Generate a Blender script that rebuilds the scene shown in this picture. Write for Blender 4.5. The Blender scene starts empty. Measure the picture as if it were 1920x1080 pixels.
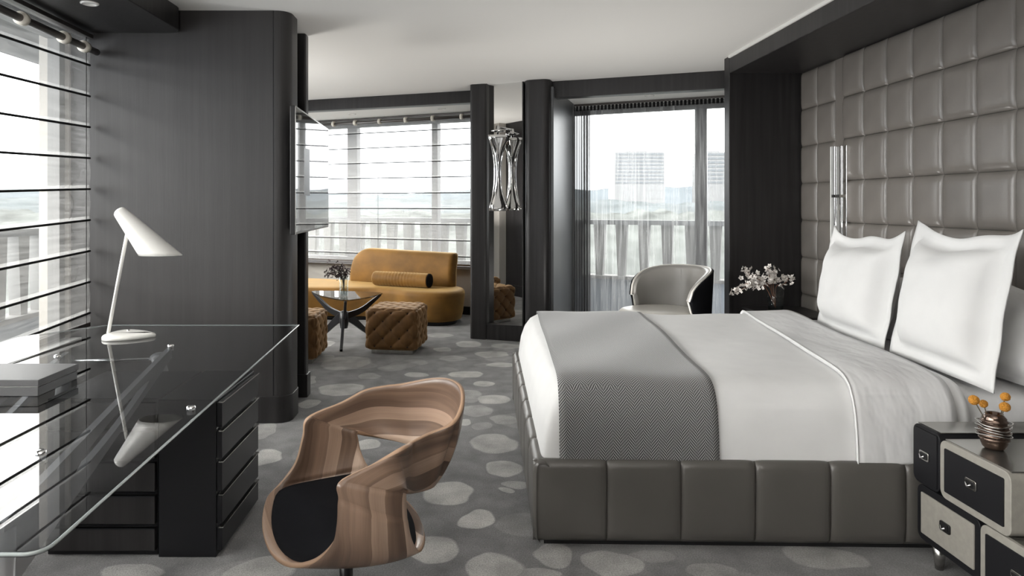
import bpy, bmesh, math, random
from mathutils import Vector, Matrix
random.seed(7)
S = bpy.context.scene
COL = S.collection
PI = math.pi
FPX, CX, CY, CAMZ = 1280.0, 880.0, 381.0, 1.35

def P(px, py, Y):
    """point at depth Y that was measured at photo pixel px,py"""
    return Vector(((px-CX)/FPX*Y, Y, CAMZ-(py-CY)/FPX*Y))

# ------------------------------------------------------------ camera, world, light, exposure
cam = bpy.data.cameras.new('camera'); camo = bpy.data.objects.new('camera', cam); COL.objects.link(camo)
camo.location = (0, 0, CAMZ); camo.rotation_euler = (PI/2, 0, 0)
cam.sensor_width = 36; cam.lens = 24.0
cam.shift_x = (960-CX)/1920; cam.shift_y = -(540-CY)/1920
cam.clip_start = 0.05; cam.clip_end = 8000
S.camera = camo

w = bpy.data.worlds.new('world'); S.world = w; w.use_nodes = True
nt = w.node_tree; nt.nodes.clear()
tc = nt.nodes.new('ShaderNodeTexCoord'); sp = nt.nodes.new('ShaderNodeSeparateXYZ')
cr = nt.nodes.new('ShaderNodeValToRGB'); bg = nt.nodes.new('ShaderNodeBackground'); ow = nt.nodes.new('ShaderNodeOutputWorld')
nt.links.new(tc.outputs['Generated'], sp.inputs[0]); nt.links.new(sp.outputs['Z'], cr.inputs[0])
cr.color_ramp.elements[0].position = 0.0; cr.color_ramp.elements[0].color = (.80, .83, .86, 1)
cr.color_ramp.elements[1].position = 0.25; cr.color_ramp.elements[1].color = (1, .99, .96, 1)
nt.links.new(cr.outputs[0], bg.inputs[0]); bg.inputs[1].default_value = 4.0
nt.links.new(bg.outputs[0], ow.inputs[0])

def portal(name, loc, rot, sx, sy):
    l = bpy.data.lights.new(name, 'AREA'); l.shape = 'RECTANGLE'; l.size = sx; l.size_y = sy
    l.cycles.is_portal = True
    o = bpy.data.objects.new(name, l); COL.objects.link(o); o.location = loc; o.rotation_euler = rot
    return o
FA = -math.atan(.456)                       # facade runs at this angle
def FY(X, off=0.0): return 8.30+off-.456*X   # facade line
def LX(Y): return -2.10-.053*Y               # left blind line
portal('window_portal', (LX(1.3)-.27, 1.3, 1.4), (PI/2, 0, -PI/2-.05), 5.9, 1.9)
portal('window_portal', (-1.5, FY(-1.5, .5), 1.45), (PI/2, 0, PI+FA), 3.8, 1.9)
portal('window_portal', (1.95, FY(1.95, .5), 1.2), (PI/2, 0, PI+FA), 1.9, 2.3)

sun = bpy.data.lights.new('sun', 'SUN'); sun.energy = 4.2; sun.angle = .9; sun.color = (1, .97, .92)
so = bpy.data.objects.new('sun', sun); COL.objects.link(so)
so.rotation_euler = Vector((.80, .38, -.42)).to_track_quat('-Z', 'Y').to_euler()

def ceiling_fill(loc, size, power):  # unseen fill light added to brighten the ceiling, no fixture behind it
    l = bpy.data.lights.new('added_ceiling_fill', 'AREA'); l.shape = 'DISK'; l.size = size; l.energy = power; l.color = (1, .97, .93)
    o = bpy.data.objects.new('added_ceiling_fill', l); COL.objects.link(o); o.location = loc; o.rotation_euler = (PI, 0, 0)
ceiling_fill((-.2, -1.2, 1.0), .9, 105)
ceiling_fill((-2.2, 5.6, 1.0), .6, 13)
ceiling_fill((1.0, 5.0, .30), .5, 12)

vs = S.view_settings
S.display_settings.display_device = 'sRGB'
vs.view_transform = 'Standard'; vs.look = 'None'; vs.gamma = 1; vs.exposure = .88; vs.use_curve_mapping = False

# ------------------------------------------------------------ helpers
def tag(o, label=None, cat=None, group=None, kind=None):
    if label: o['label'] = label
    if cat: o['category'] = cat
    if group: o['group'] = group
    if kind: o['kind'] = kind
    return o
def empty(name, loc=(0, 0, 0), rz=0, **k):
    o = bpy.data.objects.new(name, None); COL.objects.link(o); o.location = loc; o.rotation_euler = (0, 0, rz)
    return tag(o, **k)
def mesh(name, V, F, mat, parent=None, smooth=True, bevel=0, solid=0, sub=0, world=False, segs=2, **k):
    me = bpy.data.meshes.new(name); me.from_pydata([tuple(v) for v in V], [], F); me.update()
    if smooth:
        me.polygons.foreach_set('use_smooth', [True]*len(me.polygons))
    o = bpy.data.objects.new(name, me); COL.objects.link(o)
    if mat: me.materials.append(mat)
    if parent:
        o.parent = parent
        if world:                                   # vertices given in world space
            m = (Matrix.Translation(parent.location) @ parent.rotation_euler.to_matrix().to_4x4()).inverted()
            me.transform(m)
    if solid:
        md = o.modifiers.new('s', 'SOLIDIFY'); md.thickness = solid; md.offset = 0
    if bevel:
        md = o.modifiers.new('b', 'BEVEL'); md.width = bevel; md.segments = segs; md.limit_method = 'ANGLE'; md.angle_limit = .6
        if hasattr(md, 'harden_normals'): md.harden_normals = True
    if sub:
        md = o.modifiers.new('u', 'SUBSURF'); md.levels = sub; md.render_levels = sub
    return tag(o, **k)
def structure(o): o['kind'] = 'structure'; return o

class MB:
    def __init__(s): s.V = []; s.F = []
    def add(s, V, F):
        n = len(s.V); s.V += [Vector(v) for v in V]; s.F += [tuple(i+n for i in f) for f in F]; return s
    def box(s, x0, x1, y0, y1, z0, z1):
        return s.add([(x0, y0, z0), (x1, y0, z0), (x1, y1, z0), (x0, y1, z0), (x0, y0, z1), (x1, y0, z1), (x1, y1, z1), (x0, y1, z1)],
                     [(0, 3, 2, 1), (4, 5, 6, 7), (0, 1, 5, 4), (1, 2, 6, 5), (2, 3, 7, 6), (3, 0, 4, 7)])
    def prism(s, pts, z0, z1):
        n = len(pts)
        a = sum(pts[i][0]*pts[(i+1) % n][1]-pts[(i+1) % n][0]*pts[i][1] for i in range(n))
        if a < 0: pts = pts[::-1]
        V = [(p[0], p[1], z0) for p in pts]+[(p[0], p[1], z1) for p in pts]
        return s.add(V, [tuple(range(n))[::-1], tuple(range(n, 2*n))]+[(i, (i+1) % n, n+(i+1) % n, n+i) for i in range(n)])
    def tube(s, pts, r, n=8, caps=True):
        pts = [Vector(p) for p in pts]; R = r if isinstance(r, (list, tuple)) else [r]*len(pts)
        V = []; F = []; up = Vector((0, 0, 1)); prev = None
        for i, p in enumerate(pts):
            d = (pts[min(i+1, len(pts)-1)]-pts[max(i-1, 0)]).normalized()
            if prev is None:
                a = d.cross(up)
                if a.length < 1e-3: a = d.cross(Vector((1, 0, 0)))
            else:
                a = prev-d*prev.dot(d)
            a.normalize(); prev = a; b = d.cross(a)
            for k in range(n):
                t = 2*PI*k/n; V.append(p+(a*math.cos(t)+b*math.sin(t))*R[i])
        for i in range(len(pts)-1):
            for k in range(n):
                F.append((i*n+k, i*n+(k+1) % n, (i+1)*n+(k+1) % n, (i+1)*n+k))
        if caps: F += [tuple(range(n))[::-1], tuple((len(pts)-1)*n+k for k in range(n))]
        return s.add(V, F)
    def lathe(s, prof, c=(0, 0, 0), n=24, sx=1, sy=1):
        V = []; F = []
        for r, z in prof:
            for k in range(n):
                t = 2*PI*k/n; V.append((c[0]+r*math.cos(t)*sx, c[1]+r*math.sin(t)*sy, c[2]+z))
        for i in range(len(prof)-1):
            for k in range(n): F.append((i*n+k, i*n+(k+1) % n, (i+1)*n+(k+1) % n, (i+1)*n+k))
        F += [tuple(range(n))[::-1], tuple((len(prof)-1)*n+k for k in range(n))]
        return s.add(V, F)
    def loft(s, outline, prof):
        """outline: closed ccw plan; prof: list of (outset, z)"""
        n = len(outline); o = [Vector((p[0], p[1])) for p in outline]; N = []
        for i in range(n):
            d = (o[(i+1) % n]-o[i-1]).normalized(); N.append(Vector((d.y, -d.x)))
        V = []; F = []
        for q, z in prof:
            for i in range(n):
                p = o[i]+N[i]*q; V.append((p.x, p.y, z))
        for j in range(len(prof)-1):
            for i in range(n): F.append((j*n+i, j*n+(i+1) % n, (j+1)*n+(i+1) % n, (j+1)*n+i))
        F += [tuple(range(n))[::-1], tuple((len(prof)-1)*n+i for i in range(n))]
        return s.add(V, F)
    def xf(s, M): s.V = [M @ v for v in s.V]; return s
    def build(s, name, mat, parent=None, **k): return mesh(name, s.V, s.F, mat, parent, **k)

def rrect(x0, x1, y0, y1, r, n=6):
    out = []
    for cx, cy, a in ((x1-r, y0+r, -90), (x1-r, y1-r, 0), (x0+r, y1-r, 90), (x0+r, y0+r, 180)):
        for i in range(n+1):
            t = math.radians(a+90*i/n); out.append((cx+r*math.cos(t), cy+r*math.sin(t)))
    return out
def grid(nu, nv, fn, closeu=False):
    V = [fn(i/(nu if closeu else nu-1), j/(nv-1)) for i in range(nu) for j in range(nv)]
    F = []
    for i in range(nu if closeu else nu-1):
        for j in range(nv-1):
            a = i*nv+j; b = ((i+1) % nu)*nv+j; F.append((a, b, b+1, a+1))
    return V, F
def catmull(pts, per, closed=True):
    n = len(pts); out = []
    for i in range(n if closed else n-1):
        g = (lambda k: pts[k % n]) if closed else (lambda k: pts[max(0, min(n-1, k))])
        p0, p1, p2, p3 = Vector(g(i-1)), Vector(g(i)), Vector(g(i+1)), Vector(g(i+2))
        for k in range(per):
            t = k/per
            out.append(.5*((2*p1)+(p2-p0)*t+(2*p0-5*p1+4*p2-p3)*t*t+(3*p1-p0-3*p2+p3)*t**3))
    if not closed: out.append(Vector(pts[-1]))
    return out
def copy_tree(o, parent=None):
    c = o.copy(); COL.objects.link(c); c.parent = parent
    for ch in list(o.children):
        copy_tree(ch, c)
    return c

# ------------------------------------------------------------ materials
def mat(name, col, rough=.5, metal=0, spec=.5, coat=0, var=0, vscale=(8, 8, 8), bump=0, bscale=200, sheen=0, sheencol=None, trans=0, ior=1.5, bumpstretch=(1, 1, 1), coatr=.1, vdet=4):
    m = bpy.data.materials.new(name); m.use_nodes = True; nt = m.node_tree; b = nt.nodes['Principled BSDF']
    b.inputs['Base Color'].default_value = (*col, 1); b.inputs['Roughness'].default_value = rough
    b.inputs['Metallic'].default_value = metal; b.inputs['Specular IOR Level'].default_value = spec
    b.inputs['Coat Weight'].default_value = coat; b.inputs['Coat Roughness'].default_value = coatr
    b.inputs['Transmission Weight'].default_value = trans; b.inputs['IOR'].default_value = ior
    b.inputs['Sheen Weight'].default_value = sheen
    if sheencol: b.inputs['Sheen Tint'].default_value = (*sheencol, 1)
    tcn = nt.nodes.new('ShaderNodeTexCoord')
    if var:
        mp = nt.nodes.new('ShaderNodeMapping'); mp.inputs['Scale'].default_value = vscale
        nz = nt.nodes.new('ShaderNodeTexNoise'); nz.inputs['Scale'].default_value = 1; nz.inputs['Detail'].default_value = vdet
        r = nt.nodes.new('ShaderNodeMapRange'); r.inputs[1].default_value = .3; r.inputs[2].default_value = .7
        r.inputs[3].default_value = 1-var; r.inputs[4].default_value = 1+var
        mx = nt.nodes.new('ShaderNodeVectorMath'); mx.operation = 'SCALE'; mx.inputs[0].default_value = col
        nt.links.new(tcn.outputs['Object'], mp.inputs[0]); nt.links.new(mp.outputs[0], nz.inputs[0]); nt.links.new(nz.outputs[0], r.inputs[0])
        nt.links.new(r.outputs[0], mx.inputs['Scale']); nt.links.new(mx.outputs[0], b.inputs['Base Color'])
    if bump:
        mp = nt.nodes.new('ShaderNodeMapping'); mp.inputs['Scale'].default_value = bumpstretch
        nz = nt.nodes.new('ShaderNodeTexNoise'); nz.inputs['Scale'].default_value = bscale; nz.inputs['Detail'].default_value = 3
        bp = nt.nodes.new('ShaderNodeBump'); bp.inputs['Strength'].default_value = bump; bp.inputs['Distance'].default_value = .01
        nt.links.new(tcn.outputs['Object'], mp.inputs[0]); nt.links.new(mp.outputs[0], nz.inputs[0])
        nt.links.new(nz.outputs[0], bp.inputs['Height']); nt.links.new(bp.outputs[0], b.inputs['Normal'])
    return m
def veil(name, col, alpha, trl=.5, lines=0, linedir='Z', lfreq=300):
    """thin cloth: part see-through, part diffuse and translucent"""
    m = bpy.data.materials.new(name); m.use_nodes = True; nt = m.node_tree; nt.nodes.clear(); N = nt.nodes.new
    out = N('ShaderNodeOutputMaterial'); tr = N('ShaderNodeBsdfTransparent'); df = N('ShaderNodeBsdfDiffuse'); tl = N('ShaderNodeBsdfTranslucent')
    df.inputs[0].default_value = (*col, 1); tl.inputs[0].default_value = (*col, 1)
    m1 = N('ShaderNodeMixShader'); m1.inputs[0].default_value = trl; m2 = N('ShaderNodeMixShader'); m2.inputs[0].default_value = alpha
    nt.links.new(df.outputs[0], m1.inputs[1]); nt.links.new(tl.outputs[0], m1.inputs[2])
    nt.links.new(tr.outputs[0], m2.inputs[1]); nt.links.new(m1.outputs[0], m2.inputs[2])
    if lines:
        tcn = N('ShaderNodeTexCoord'); mp = N('ShaderNodeMapping'); nz = N('ShaderNodeTexNoise'); r = N('ShaderNodeMapRange')
        mp.inputs['Scale'].default_value = (40, 40, 2) if linedir == 'Z' else (3, 3, 60)
        nz.inputs['Scale'].default_value = 1; nz.inputs['Detail'].default_value = 5
        r.inputs[1].default_value = .35; r.inputs[2].default_value = .65; r.inputs[3].default_value = max(0, alpha-lines); r.inputs[4].default_value = alpha+lines
        nt.links.new(tcn.outputs['Object'], mp.inputs[0]); nt.links.new(mp.outputs[0], nz.inputs[0]); nt.links.new(nz.outputs[0], r.inputs[0]); nt.links.new(r.outputs[0], m2.inputs[0])
    nt.links.new(m2.outputs[0], out.inputs[0]); return m
def thin_glass(name, tint, ior=1.5, rough=0.0):
    m = bpy.data.materials.new(name); m.use_nodes = True; nt = m.node_tree; nt.nodes.clear(); N = nt.nodes.new
    out = N('ShaderNodeOutputMaterial'); tr = N('ShaderNodeBsdfTransparent'); gl = N('ShaderNodeBsdfGlossy'); fr = N('ShaderNodeFresnel'); mx = N('ShaderNodeMixShader')
    tr.inputs[0].default_value = (*tint, 1); gl.inputs['Roughness'].default_value = rough; fr.inputs[0].default_value = ior
    ge = N('ShaderNodeNewGeometry'); iv = N('ShaderNodeMath'); iv.operation = 'SUBTRACT'; iv.inputs[0].default_value = 1; mu = N('ShaderNodeMath'); mu.operation = 'MULTIPLY'
    nt.links.new(ge.outputs['Backfacing'], iv.inputs[1]); nt.links.new(fr.outputs[0], mu.inputs[0]); nt.links.new(iv.outputs[0], mu.inputs[1]); nt.links.new(mu.outputs[0], mx.inputs[0]); nt.links.new(tr.outputs[0], mx.inputs[1]); nt.links.new(gl.outputs[0], mx.inputs[2]); nt.links.new(mx.outputs[0], out.inputs[0])
    return m

M = {}
M['dark_wood'] = mat('dark_stained_wood', (.020, .0185, .019), .38, spec=.45, var=.35, vscale=(30, 30, 1.2), bump=.05, bscale=1, bumpstretch=(160, 160, 4))
M['dark_wood_panel'] = mat('dark_stained_panel', (.030, .028, .028), .45, spec=.45, var=.15, vscale=(25, 25, .9), bump=.05, bscale=1, bumpstretch=(160, 160, 4))
M['black_gloss'] = mat('black_lacquer', (.010, .010, .012), .28, spec=.4)
M['ceiling'] = mat('ceiling_paint', (.78, .77, .745), .9, spec=.1)
M['wallpaint'] = mat('grey_wall_paint', (.42, .40, .37), .8, spec=.2)
M['satin'] = mat('satin_grey_panel', (.075, .078, .082), .34, spec=.55, var=.1, vscale=(12, 12, .6))
M['frame'] = mat('window_frame_paint', (.16, .16, .165), .45)
M['frame_light'] = mat('pale_frame_paint', (.20, .20, .197), .5)
M['glass'] = thin_glass('window_glass', (.96, .97, .97), 1.35)
M['veil_blind'] = veil('blind_cloth', (.92, .92, .90), .19, .6, lines=.05, linedir='X')
M['veil_blind_left'] = veil('blind_cloth_dense', (.90, .895, .88), .10, .6, lines=.04, linedir='X')
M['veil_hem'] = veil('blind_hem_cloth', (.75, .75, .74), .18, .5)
M['sheer'] = veil('sheer_curtain_cloth', (.92, .93, .93), .16, .6, lines=.12)
M['drape'] = veil('dark_drape_cloth', (.16, .16, .165), .86, .35)
M['rod'] = mat('blind_rod_metal', (.012, .012, .013), .6, spec=.2)
M['track'] = mat('track_metal', (.13, .12, .115), .35, metal=.8)
M['ringcream'] = mat('cream_plastic', (.70, .66, .58), .4)
M['chrome'] = mat('chrome', (.82, .82, .82), .06, metal=1)
M['steel'] = mat('brushed_steel', (.55, .54, .52), .25, metal=1)
M['mirror'] = mat('mirror_silver', (.80, .80, .79), .0, metal=1)
M['leather'] = mat('taupe_leather', (.175, .160, .146), .26, spec=.55, bump=.08, bscale=260, var=.06, vscale=(5, 5, 5))
M['leather_bed'] = mat('taupe_bed_leather', (.094, .088, .081), .34, spec=.5, bump=.06, bscale=260, var=.05, vscale=(5, 5, 5))
M['leather_cream'] = mat('cream_leather', (.60, .58, .54), .38, spec=.5, bump=.06, bscale=260)
M['leather_grey'] = mat('grey_leather', (.26, .25, .235), .33, spec=.55, bump=.06, bscale=260)
M['linen'] = mat('white_bed_linen', (.70, .70, .70), .85, spec=.15, sheen=.1, bump=.30, bscale=4, var=.02)
M['linen_soft'] = mat('creased_white_linen', (.66, .66, .665), .8, spec=.2, sheen=.1, bump=.9, bscale=3.5, bumpstretch=(2.2, 1, 1))
[n for n in M['linen_soft'].node_tree.nodes if n.type == 'BUMP'][0].inputs['Distance'].default_value = .022
[n for n in M['linen'].node_tree.nodes if n.type == 'BUMP'][0].inputs['Distance'].default_value = .03
M['piping'] = mat('white_piping', (.72, .72, .72), .7)
M['white_lacquer'] = mat('white_lacquer', (.80, .79, .76), .25, spec=.5, coat=.3)
M['black_fabric'] = mat('black_felt', (.008, .0082, .010), .9, spec=.1, bump=.2, bscale=700)
M['black_metal'] = mat('black_metal', (.012, .012, .013), .3, spec=.5)
M['velvet'] = mat('ochre_velvet', (.170, .080, .014), .65, spec=.25, sheen=.45, sheencol=(1, .70, .30), var=.30, vscale=(4, 4, 6))
M['velvet_dark'] = mat('tobacco_velvet', (.115, .054, .015), .6, spec=.3, sheen=.5, sheencol=(1, .66, .35), var=.30, vscale=(16, 16, 9))
M['button'] = mat('button_velvet', (.014, .007, .004), .7)
M['desk_glass'] = thin_glass('smoked_desk_glass', (.72, .73, .74), 1.75)
M['desk_edge'] = mat('glass_edge', (.38, .42, .42), .15, spec=.8)
M['clear_glass'] = thin_glass('vase_glass', (.93, .95, .95), 1.5)
M['table_glass'] = thin_glass('coffee_table_glass', (.55, .57, .58), 2.0)
M['grey_ply'] = mat('grey_laminate', (.34, .34, .345), .3, spec=.5, coat=.4)
M['box_leather'] = mat('charcoal_box_leather', (.085, .085, .088), .45, bump=.1, bscale=300)
M['ebony'] = mat('ebonised_wood', (.010, .010, .012), .35, spec=.5)
M['cab_black'] = mat('nightstand_black', (.008, .008, .010), .55, spec=.3, bump=.1, bscale=500)
M['cab_grey'] = mat('nightstand_shagreen_grey', (.30, .285, .255), .45, var=.08, vscale=(40, 40, 40), bump=.12, bscale=400)
M['cab_top'] = mat('nightstand_top_metal', (.34, .33, .31), .22, metal=.85)
M['bronze'] = mat('bronze_glaze', (.12, .08, .06), .16, metal=.8, coat=.5)
M['billy'] = mat('dry_ball_flower', (.62, .27, .035), .9, bump=.8, bscale=260, var=.25, vscale=(300, 300, 300))
M['stem'] = mat('dry_stem', (.09, .075, .05), .7)
M['petal'] = mat('blossom_petal', (.78, .74, .70), .7, var=.15, vscale=(60, 60, 60))
M['petal_dark'] = mat('dark_blossom', (.055, .035, .037), .6, var=.5, vscale=(80, 80, 80))
M['twig'] = mat('twig_bark', (.16, .07, .04), .8)
M['screen'] = mat('screen_glass', (.006, .006, .007), .03, spec=.9, ior=1.9)
M['concrete'] = mat('balcony_concrete', (.13, .13, .127), .8, var=.12, vscale=(2, 2, .7))
M['rail'] = mat('rail_concrete', (.12, .125, .13), .8, var=.1)
M['curb'] = mat('balcony_curb_paint', (.17, .19, .215), .8)
M['hill'] = mat('wooded_hill', (.078, .088, .092), 1, spec=0, var=.25, vscale=(.02, .02, .05))
M['hill2'] = mat('distant_ridge', (.085, .098, .108), 1, spec=0, var=.12, vscale=(.005, .005, .01))
M['trees'] = mat('tree_mass', (.080, .086, .083), 1, spec=0, var=.4, vscale=(.15, .15, .15))  # green greyed out: the haze is put into the tree colour
M['tower'] = mat('tower_cladding', (.15, .155, .16), .8)
M['tower_band'] = mat('tower_window_band', (.08, .09, .10), .4)
M['sconce_glass'] = mat('frosted_sconce_glass', (.82, .83, .82), .18, spec=.6, var=.12, vscale=(60, 60, 9))
M['lens'] = mat('downlight_lens', (.7, .68, .62), .3)

# woven runner: herringbone of black and pale threads
def weave():
    m = bpy.data.materials.new('herringbone_weave'); m.use_nodes = True; nt = m.node_tree; b = nt.nodes['Principled BSDF']; N = nt.nodes.new; L = nt.links.new
    b.inputs['Roughness'].default_value = .9; b.inputs['Specular IOR Level'].default_value = .1; b.inputs['Sheen Weight'].default_value = .35
    uv = N('ShaderNodeUVMap'); sx = N('ShaderNodeSeparateXYZ'); L(uv.outputs[0], sx.inputs[0])
    def mth(op, a, c=None):
        n = N('ShaderNodeMath'); n.operation = op
        for i, q in enumerate((a, c)):
            if q is None: continue
            if isinstance(q, (int, float)): n.inputs[i].default_value = q
            else: L(q, n.inputs[i])
        return n.outputs[0]
    pp = mth('PINGPONG', sx.outputs[0], .030)
    a = mth('SINE', mth('MULTIPLY', mth('ADD', mth('MULTIPLY', pp, .35), sx.outputs[1]), 2*PI/.0125))
    c = mth('SINE', mth('MULTIPLY', sx.outputs[0], 2*PI/.0085))
    h = mth('MULTIPLY', a, c)
    r = N('ShaderNodeValToRGB'); r.color_ramp.elements[0].position = .38; r.color_ramp.elements[0].color = (.030, .030, .032, 1)
    r.color_ramp.elements[1].position = .75; r.color_ramp.elements[1].color = (.38, .38, .38, 1)
    L(mth('ADD', mth('MULTIPLY', h, .5), .5), r.inputs[0]); L(r.outputs[0], b.inputs['Base Color'])
    return m
M['weave'] = weave()

def chairwood():
    m = bpy.data.materials.new('striped_walnut_veneer'); m.use_nodes = True; nt = m.node_tree; b = nt.nodes['Principled BSDF']; N = nt.nodes.new; L = nt.links.new
    b.inputs['Roughness'].default_value = .38; b.inputs['Coat Weight'].default_value = .15
    uv = N('ShaderNodeUVMap'); mp = N('ShaderNodeMapping'); mp.inputs['Scale'].default_value = (1.3, 17, 1); mp.inputs['Rotation'].default_value = (0, 0, .22)
    nz = N('ShaderNodeTexNoise'); nz.inputs['Scale'].default_value = 1; nz.inputs['Detail'].default_value = 2
    L(uv.outputs[0], mp.inputs[0]); L(mp.outputs[0], nz.inputs[0])
    st = N('ShaderNodeTexVoronoi'); st.voronoi_dimensions = '1D'; st.inputs['Scale'].default_value = 1.0
    sx = N('ShaderNodeSeparateXYZ'); mp2 = N('ShaderNodeMapping'); mp2.inputs['Rotation'].default_value = (0, 0, .22); mp2.inputs['Scale'].default_value = (1.0, 22, 1)
    L(uv.outputs[0], mp2.inputs[0]); L(mp2.outputs[0], sx.inputs[0]); L(sx.outputs[1], st.inputs['W'])
    se = N('ShaderNodeSeparateXYZ'); L(st.outputs['Color'], se.inputs[0])
    ad = N('ShaderNodeMath'); ad.operation = 'ADD'; L(se.outputs[0], ad.inputs[0]); L(nz.outputs[0], ad.inputs[1])
    hf = N('ShaderNodeMath'); hf.operation = 'MULTIPLY'; hf.inputs[1].default_value = .5; L(ad.outputs[0], hf.inputs[0])
    r = N('ShaderNodeValToRGB'); e = r.color_ramp.elements
    e[0].position = .28; e[0].color = (.12, .075, .052, 1); e[1].position = .8; e[1].color = (.66, .51, .40, 1)
    q = e.new(.42); q.color = (.26, .17, .12, 1); q = e.new(.60); q.color = (.38, .265, .195, 1)
    L(hf.outputs[0], r.inputs[0])
    mp3 = N('ShaderNodeMapping'); mp3.inputs['Scale'].default_value = (6, 300, 1); mp3.inputs['Rotation'].default_value = (0, 0, .22); n3 = N('ShaderNodeTexNoise'); n3.inputs['Scale'].default_value = 1
    L(uv.outputs[0], mp3.inputs[0]); L(mp3.outputs[0], n3.inputs[0])
    mr = N('ShaderNodeMapRange'); mr.inputs[3].default_value = .8; mr.inputs[4].default_value = 1.2; L(n3.outputs[0], mr.inputs[0])
    vm = N('ShaderNodeVectorMath'); vm.operation = 'SCALE'; L(r.outputs[0], vm.inputs[0]); L(mr.outputs[0], vm.inputs['Scale']); L(vm.outputs[0], b.inputs['Base Color'])
    return m
M['chairwood'] = chairwood()
M['ply_edge'] = mat('ply_edge', (.36, .23, .15), .5)

# carpet with woven pebbles: (cx, cy, rx, ry, strength) measured on the floor in metres
def carpet():
    peb = [(778,703,19,4.5,.7),(873,702,31,6.5,1),(908,719,20,6,.9),(924,749,30,9,.9),(878,742,24,12,.45),(940,684,25,5,.8),(924,664,32,6,.7),(926,831,43,17,.75),
           (892,770,28,12,.45),(946,877,37,14,.9),(868,793,16,6,.8),(947,787,27,10,.5),(688,833,27,9,1),(840,923,50,20,.95),(898,975,34,18,1),(812,1030,44,29,.8),
           (925,1064,54,26,.7),(497,858,30,16,.9),(492,808,24,14,.5),(578,757,18,9,.8),(582,713,12,10,.5),(640,730,42,11,.8),(945,919,15,6,.9),(965,906,25,7,.6),
           (490,1072,66,27,.65),(250,1073,62,16,.55),(1039,1040,42,21,.6),(1152,1057,48,22,.5),(1000,1076,50,14,.5),(1543,1044,72,23,.42),(1218,1040,50,12,.2),(1335,1069,52,15,.35),
           (877,645,25,6,.7),(950,649,30,5,.6),(608,645,20,6,.6),(649,680,45,13,.6),(823,629,25,4,.5),(600,672,30,8,.4),(735,690,26,5,.3),(850,672,24,5,.35),(770,1000,22,12,.3),
           (905,800,20,8,.3),(560,668,20,6,.5),(630,770,30,9,.4),(690,705,22,6,.4),(830,655,18,4,.6),(905,630,22,4,.6)]
    m = bpy.data.materials.new('pebble_carpet'); m.use_nodes = True; nt = m.node_tree; b = nt.nodes['Principled BSDF']; N = nt.nodes.new; L = nt.links.new
    b.inputs['Roughness'].default_value = .95; b.inputs['Specular IOR Level'].default_value = .1; b.inputs['Sheen Weight'].default_value = .2
    tcn = N('ShaderNodeTexCoord'); nz = N('ShaderNodeTexNoise'); nz.inputs['Scale'].default_value = 5.5; nz.inputs['Detail'].default_value = 1
    L(tcn.outputs['Object'], nz.inputs[0])
    s1 = N('ShaderNodeVectorMath'); s1.operation = 'SUBTRACT'; s1.inputs[1].default_value = (.5, .5, .5); L(nz.outputs['Color'], s1.inputs[0])
    s2 = N('ShaderNodeVectorMath'); s2.operation = 'MULTIPLY'; s2.inputs[1].default_value = (.10, .10, 0); L(s1.outputs[0], s2.inputs[0])
    s3 = N('ShaderNodeVectorMath'); L(tcn.outputs['Object'], s3.inputs[0]); L(s2.outputs[0], s3.inputs[1]); co = s3.outputs[0]
    prev = None
    for px, py, rx, ry, k in peb:
        Y = 1728/(py-381); X = (px-880)/1280*Y; RX = rx/1280*Y; RY = ry*Y*Y/1728
        a = N('ShaderNodeVectorMath'); a.operation = 'SUBTRACT'; a.inputs[1].default_value = (X, Y, 0); L(co, a.inputs[0])
        c = N('ShaderNodeVectorMath'); c.operation = 'MULTIPLY'; c.inputs[1].default_value = (1/RX, 1/RY, 0); L(a.outputs[0], c.inputs[0])
        d = N('ShaderNodeVectorMath'); d.operation = 'LENGTH'; L(c.outputs[0], d.inputs[0])
        r = N('ShaderNodeMapRange'); r.inputs[1].default_value = 1.05; r.inputs[2].default_value = .95; r.inputs[3].default_value = 0; r.inputs[4].default_value = k
        L(d.outputs['Value'], r.inputs[0])
        if prev is None: prev = r.outputs[0]
        else:
            x = N('ShaderNodeMath'); x.operation = 'MAXIMUM'; L(prev, x.inputs[0]); L(r.outputs[0], x.inputs[1]); prev = x.outputs[0]
    vo = N('ShaderNodeTexVoronoi'); vo.inputs['Scale'].default_value = 2.6; vo.inputs['Randomness'].default_value = .85; L(co, vo.inputs[0])
    sc = N('ShaderNodeSeparateXYZ'); L(vo.outputs['Color'], sc.inputs[0])
    th = N('ShaderNodeMapRange'); th.inputs[3].default_value = .12; th.inputs[4].default_value = .42; L(sc.outputs[0], th.inputs[0])
    df = N('ShaderNodeMath'); df.operation = 'SUBTRACT'; L(th.outputs[0], df.inputs[0]); L(vo.outputs['Distance'], df.inputs[1])
    vr = N('ShaderNodeMapRange'); vr.inputs[1].default_value = -.01; vr.inputs[2].default_value = .02; vr.inputs[4].default_value = .22; L(df.outputs[0], vr.inputs[0])
    x = N('ShaderNodeMath'); x.operation = 'MAXIMUM'; L(prev, x.inputs[0]); L(vr.outputs[0], x.inputs[1]); prev = x.outputs[0]
    n2 = N('ShaderNodeTexNoise'); n2.inputs['Scale'].default_value = 170; n2.inputs['Detail'].default_value = 3; L(tcn.outputs['Object'], n2.inputs[0])
    n3 = N('ShaderNodeTexNoise'); n3.inputs['Scale'].default_value = 7; n3.inputs['Detail'].default_value = 4; L(tcn.outputs['Object'], n3.inputs[0])
    mul = N('ShaderNodeMath'); mul.operation = 'MULTIPLY'; L(n2.outputs[0], mul.inputs[0]); L(n3.outputs[0], mul.inputs[1])
    mr = N('ShaderNodeMapRange'); mr.inputs[1].default_value = .12; mr.inputs[2].default_value = .38; mr.inputs[3].default_value = .62; mr.inputs[4].default_value = 1.35; L(mul.outputs[0], mr.inputs[0])
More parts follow.
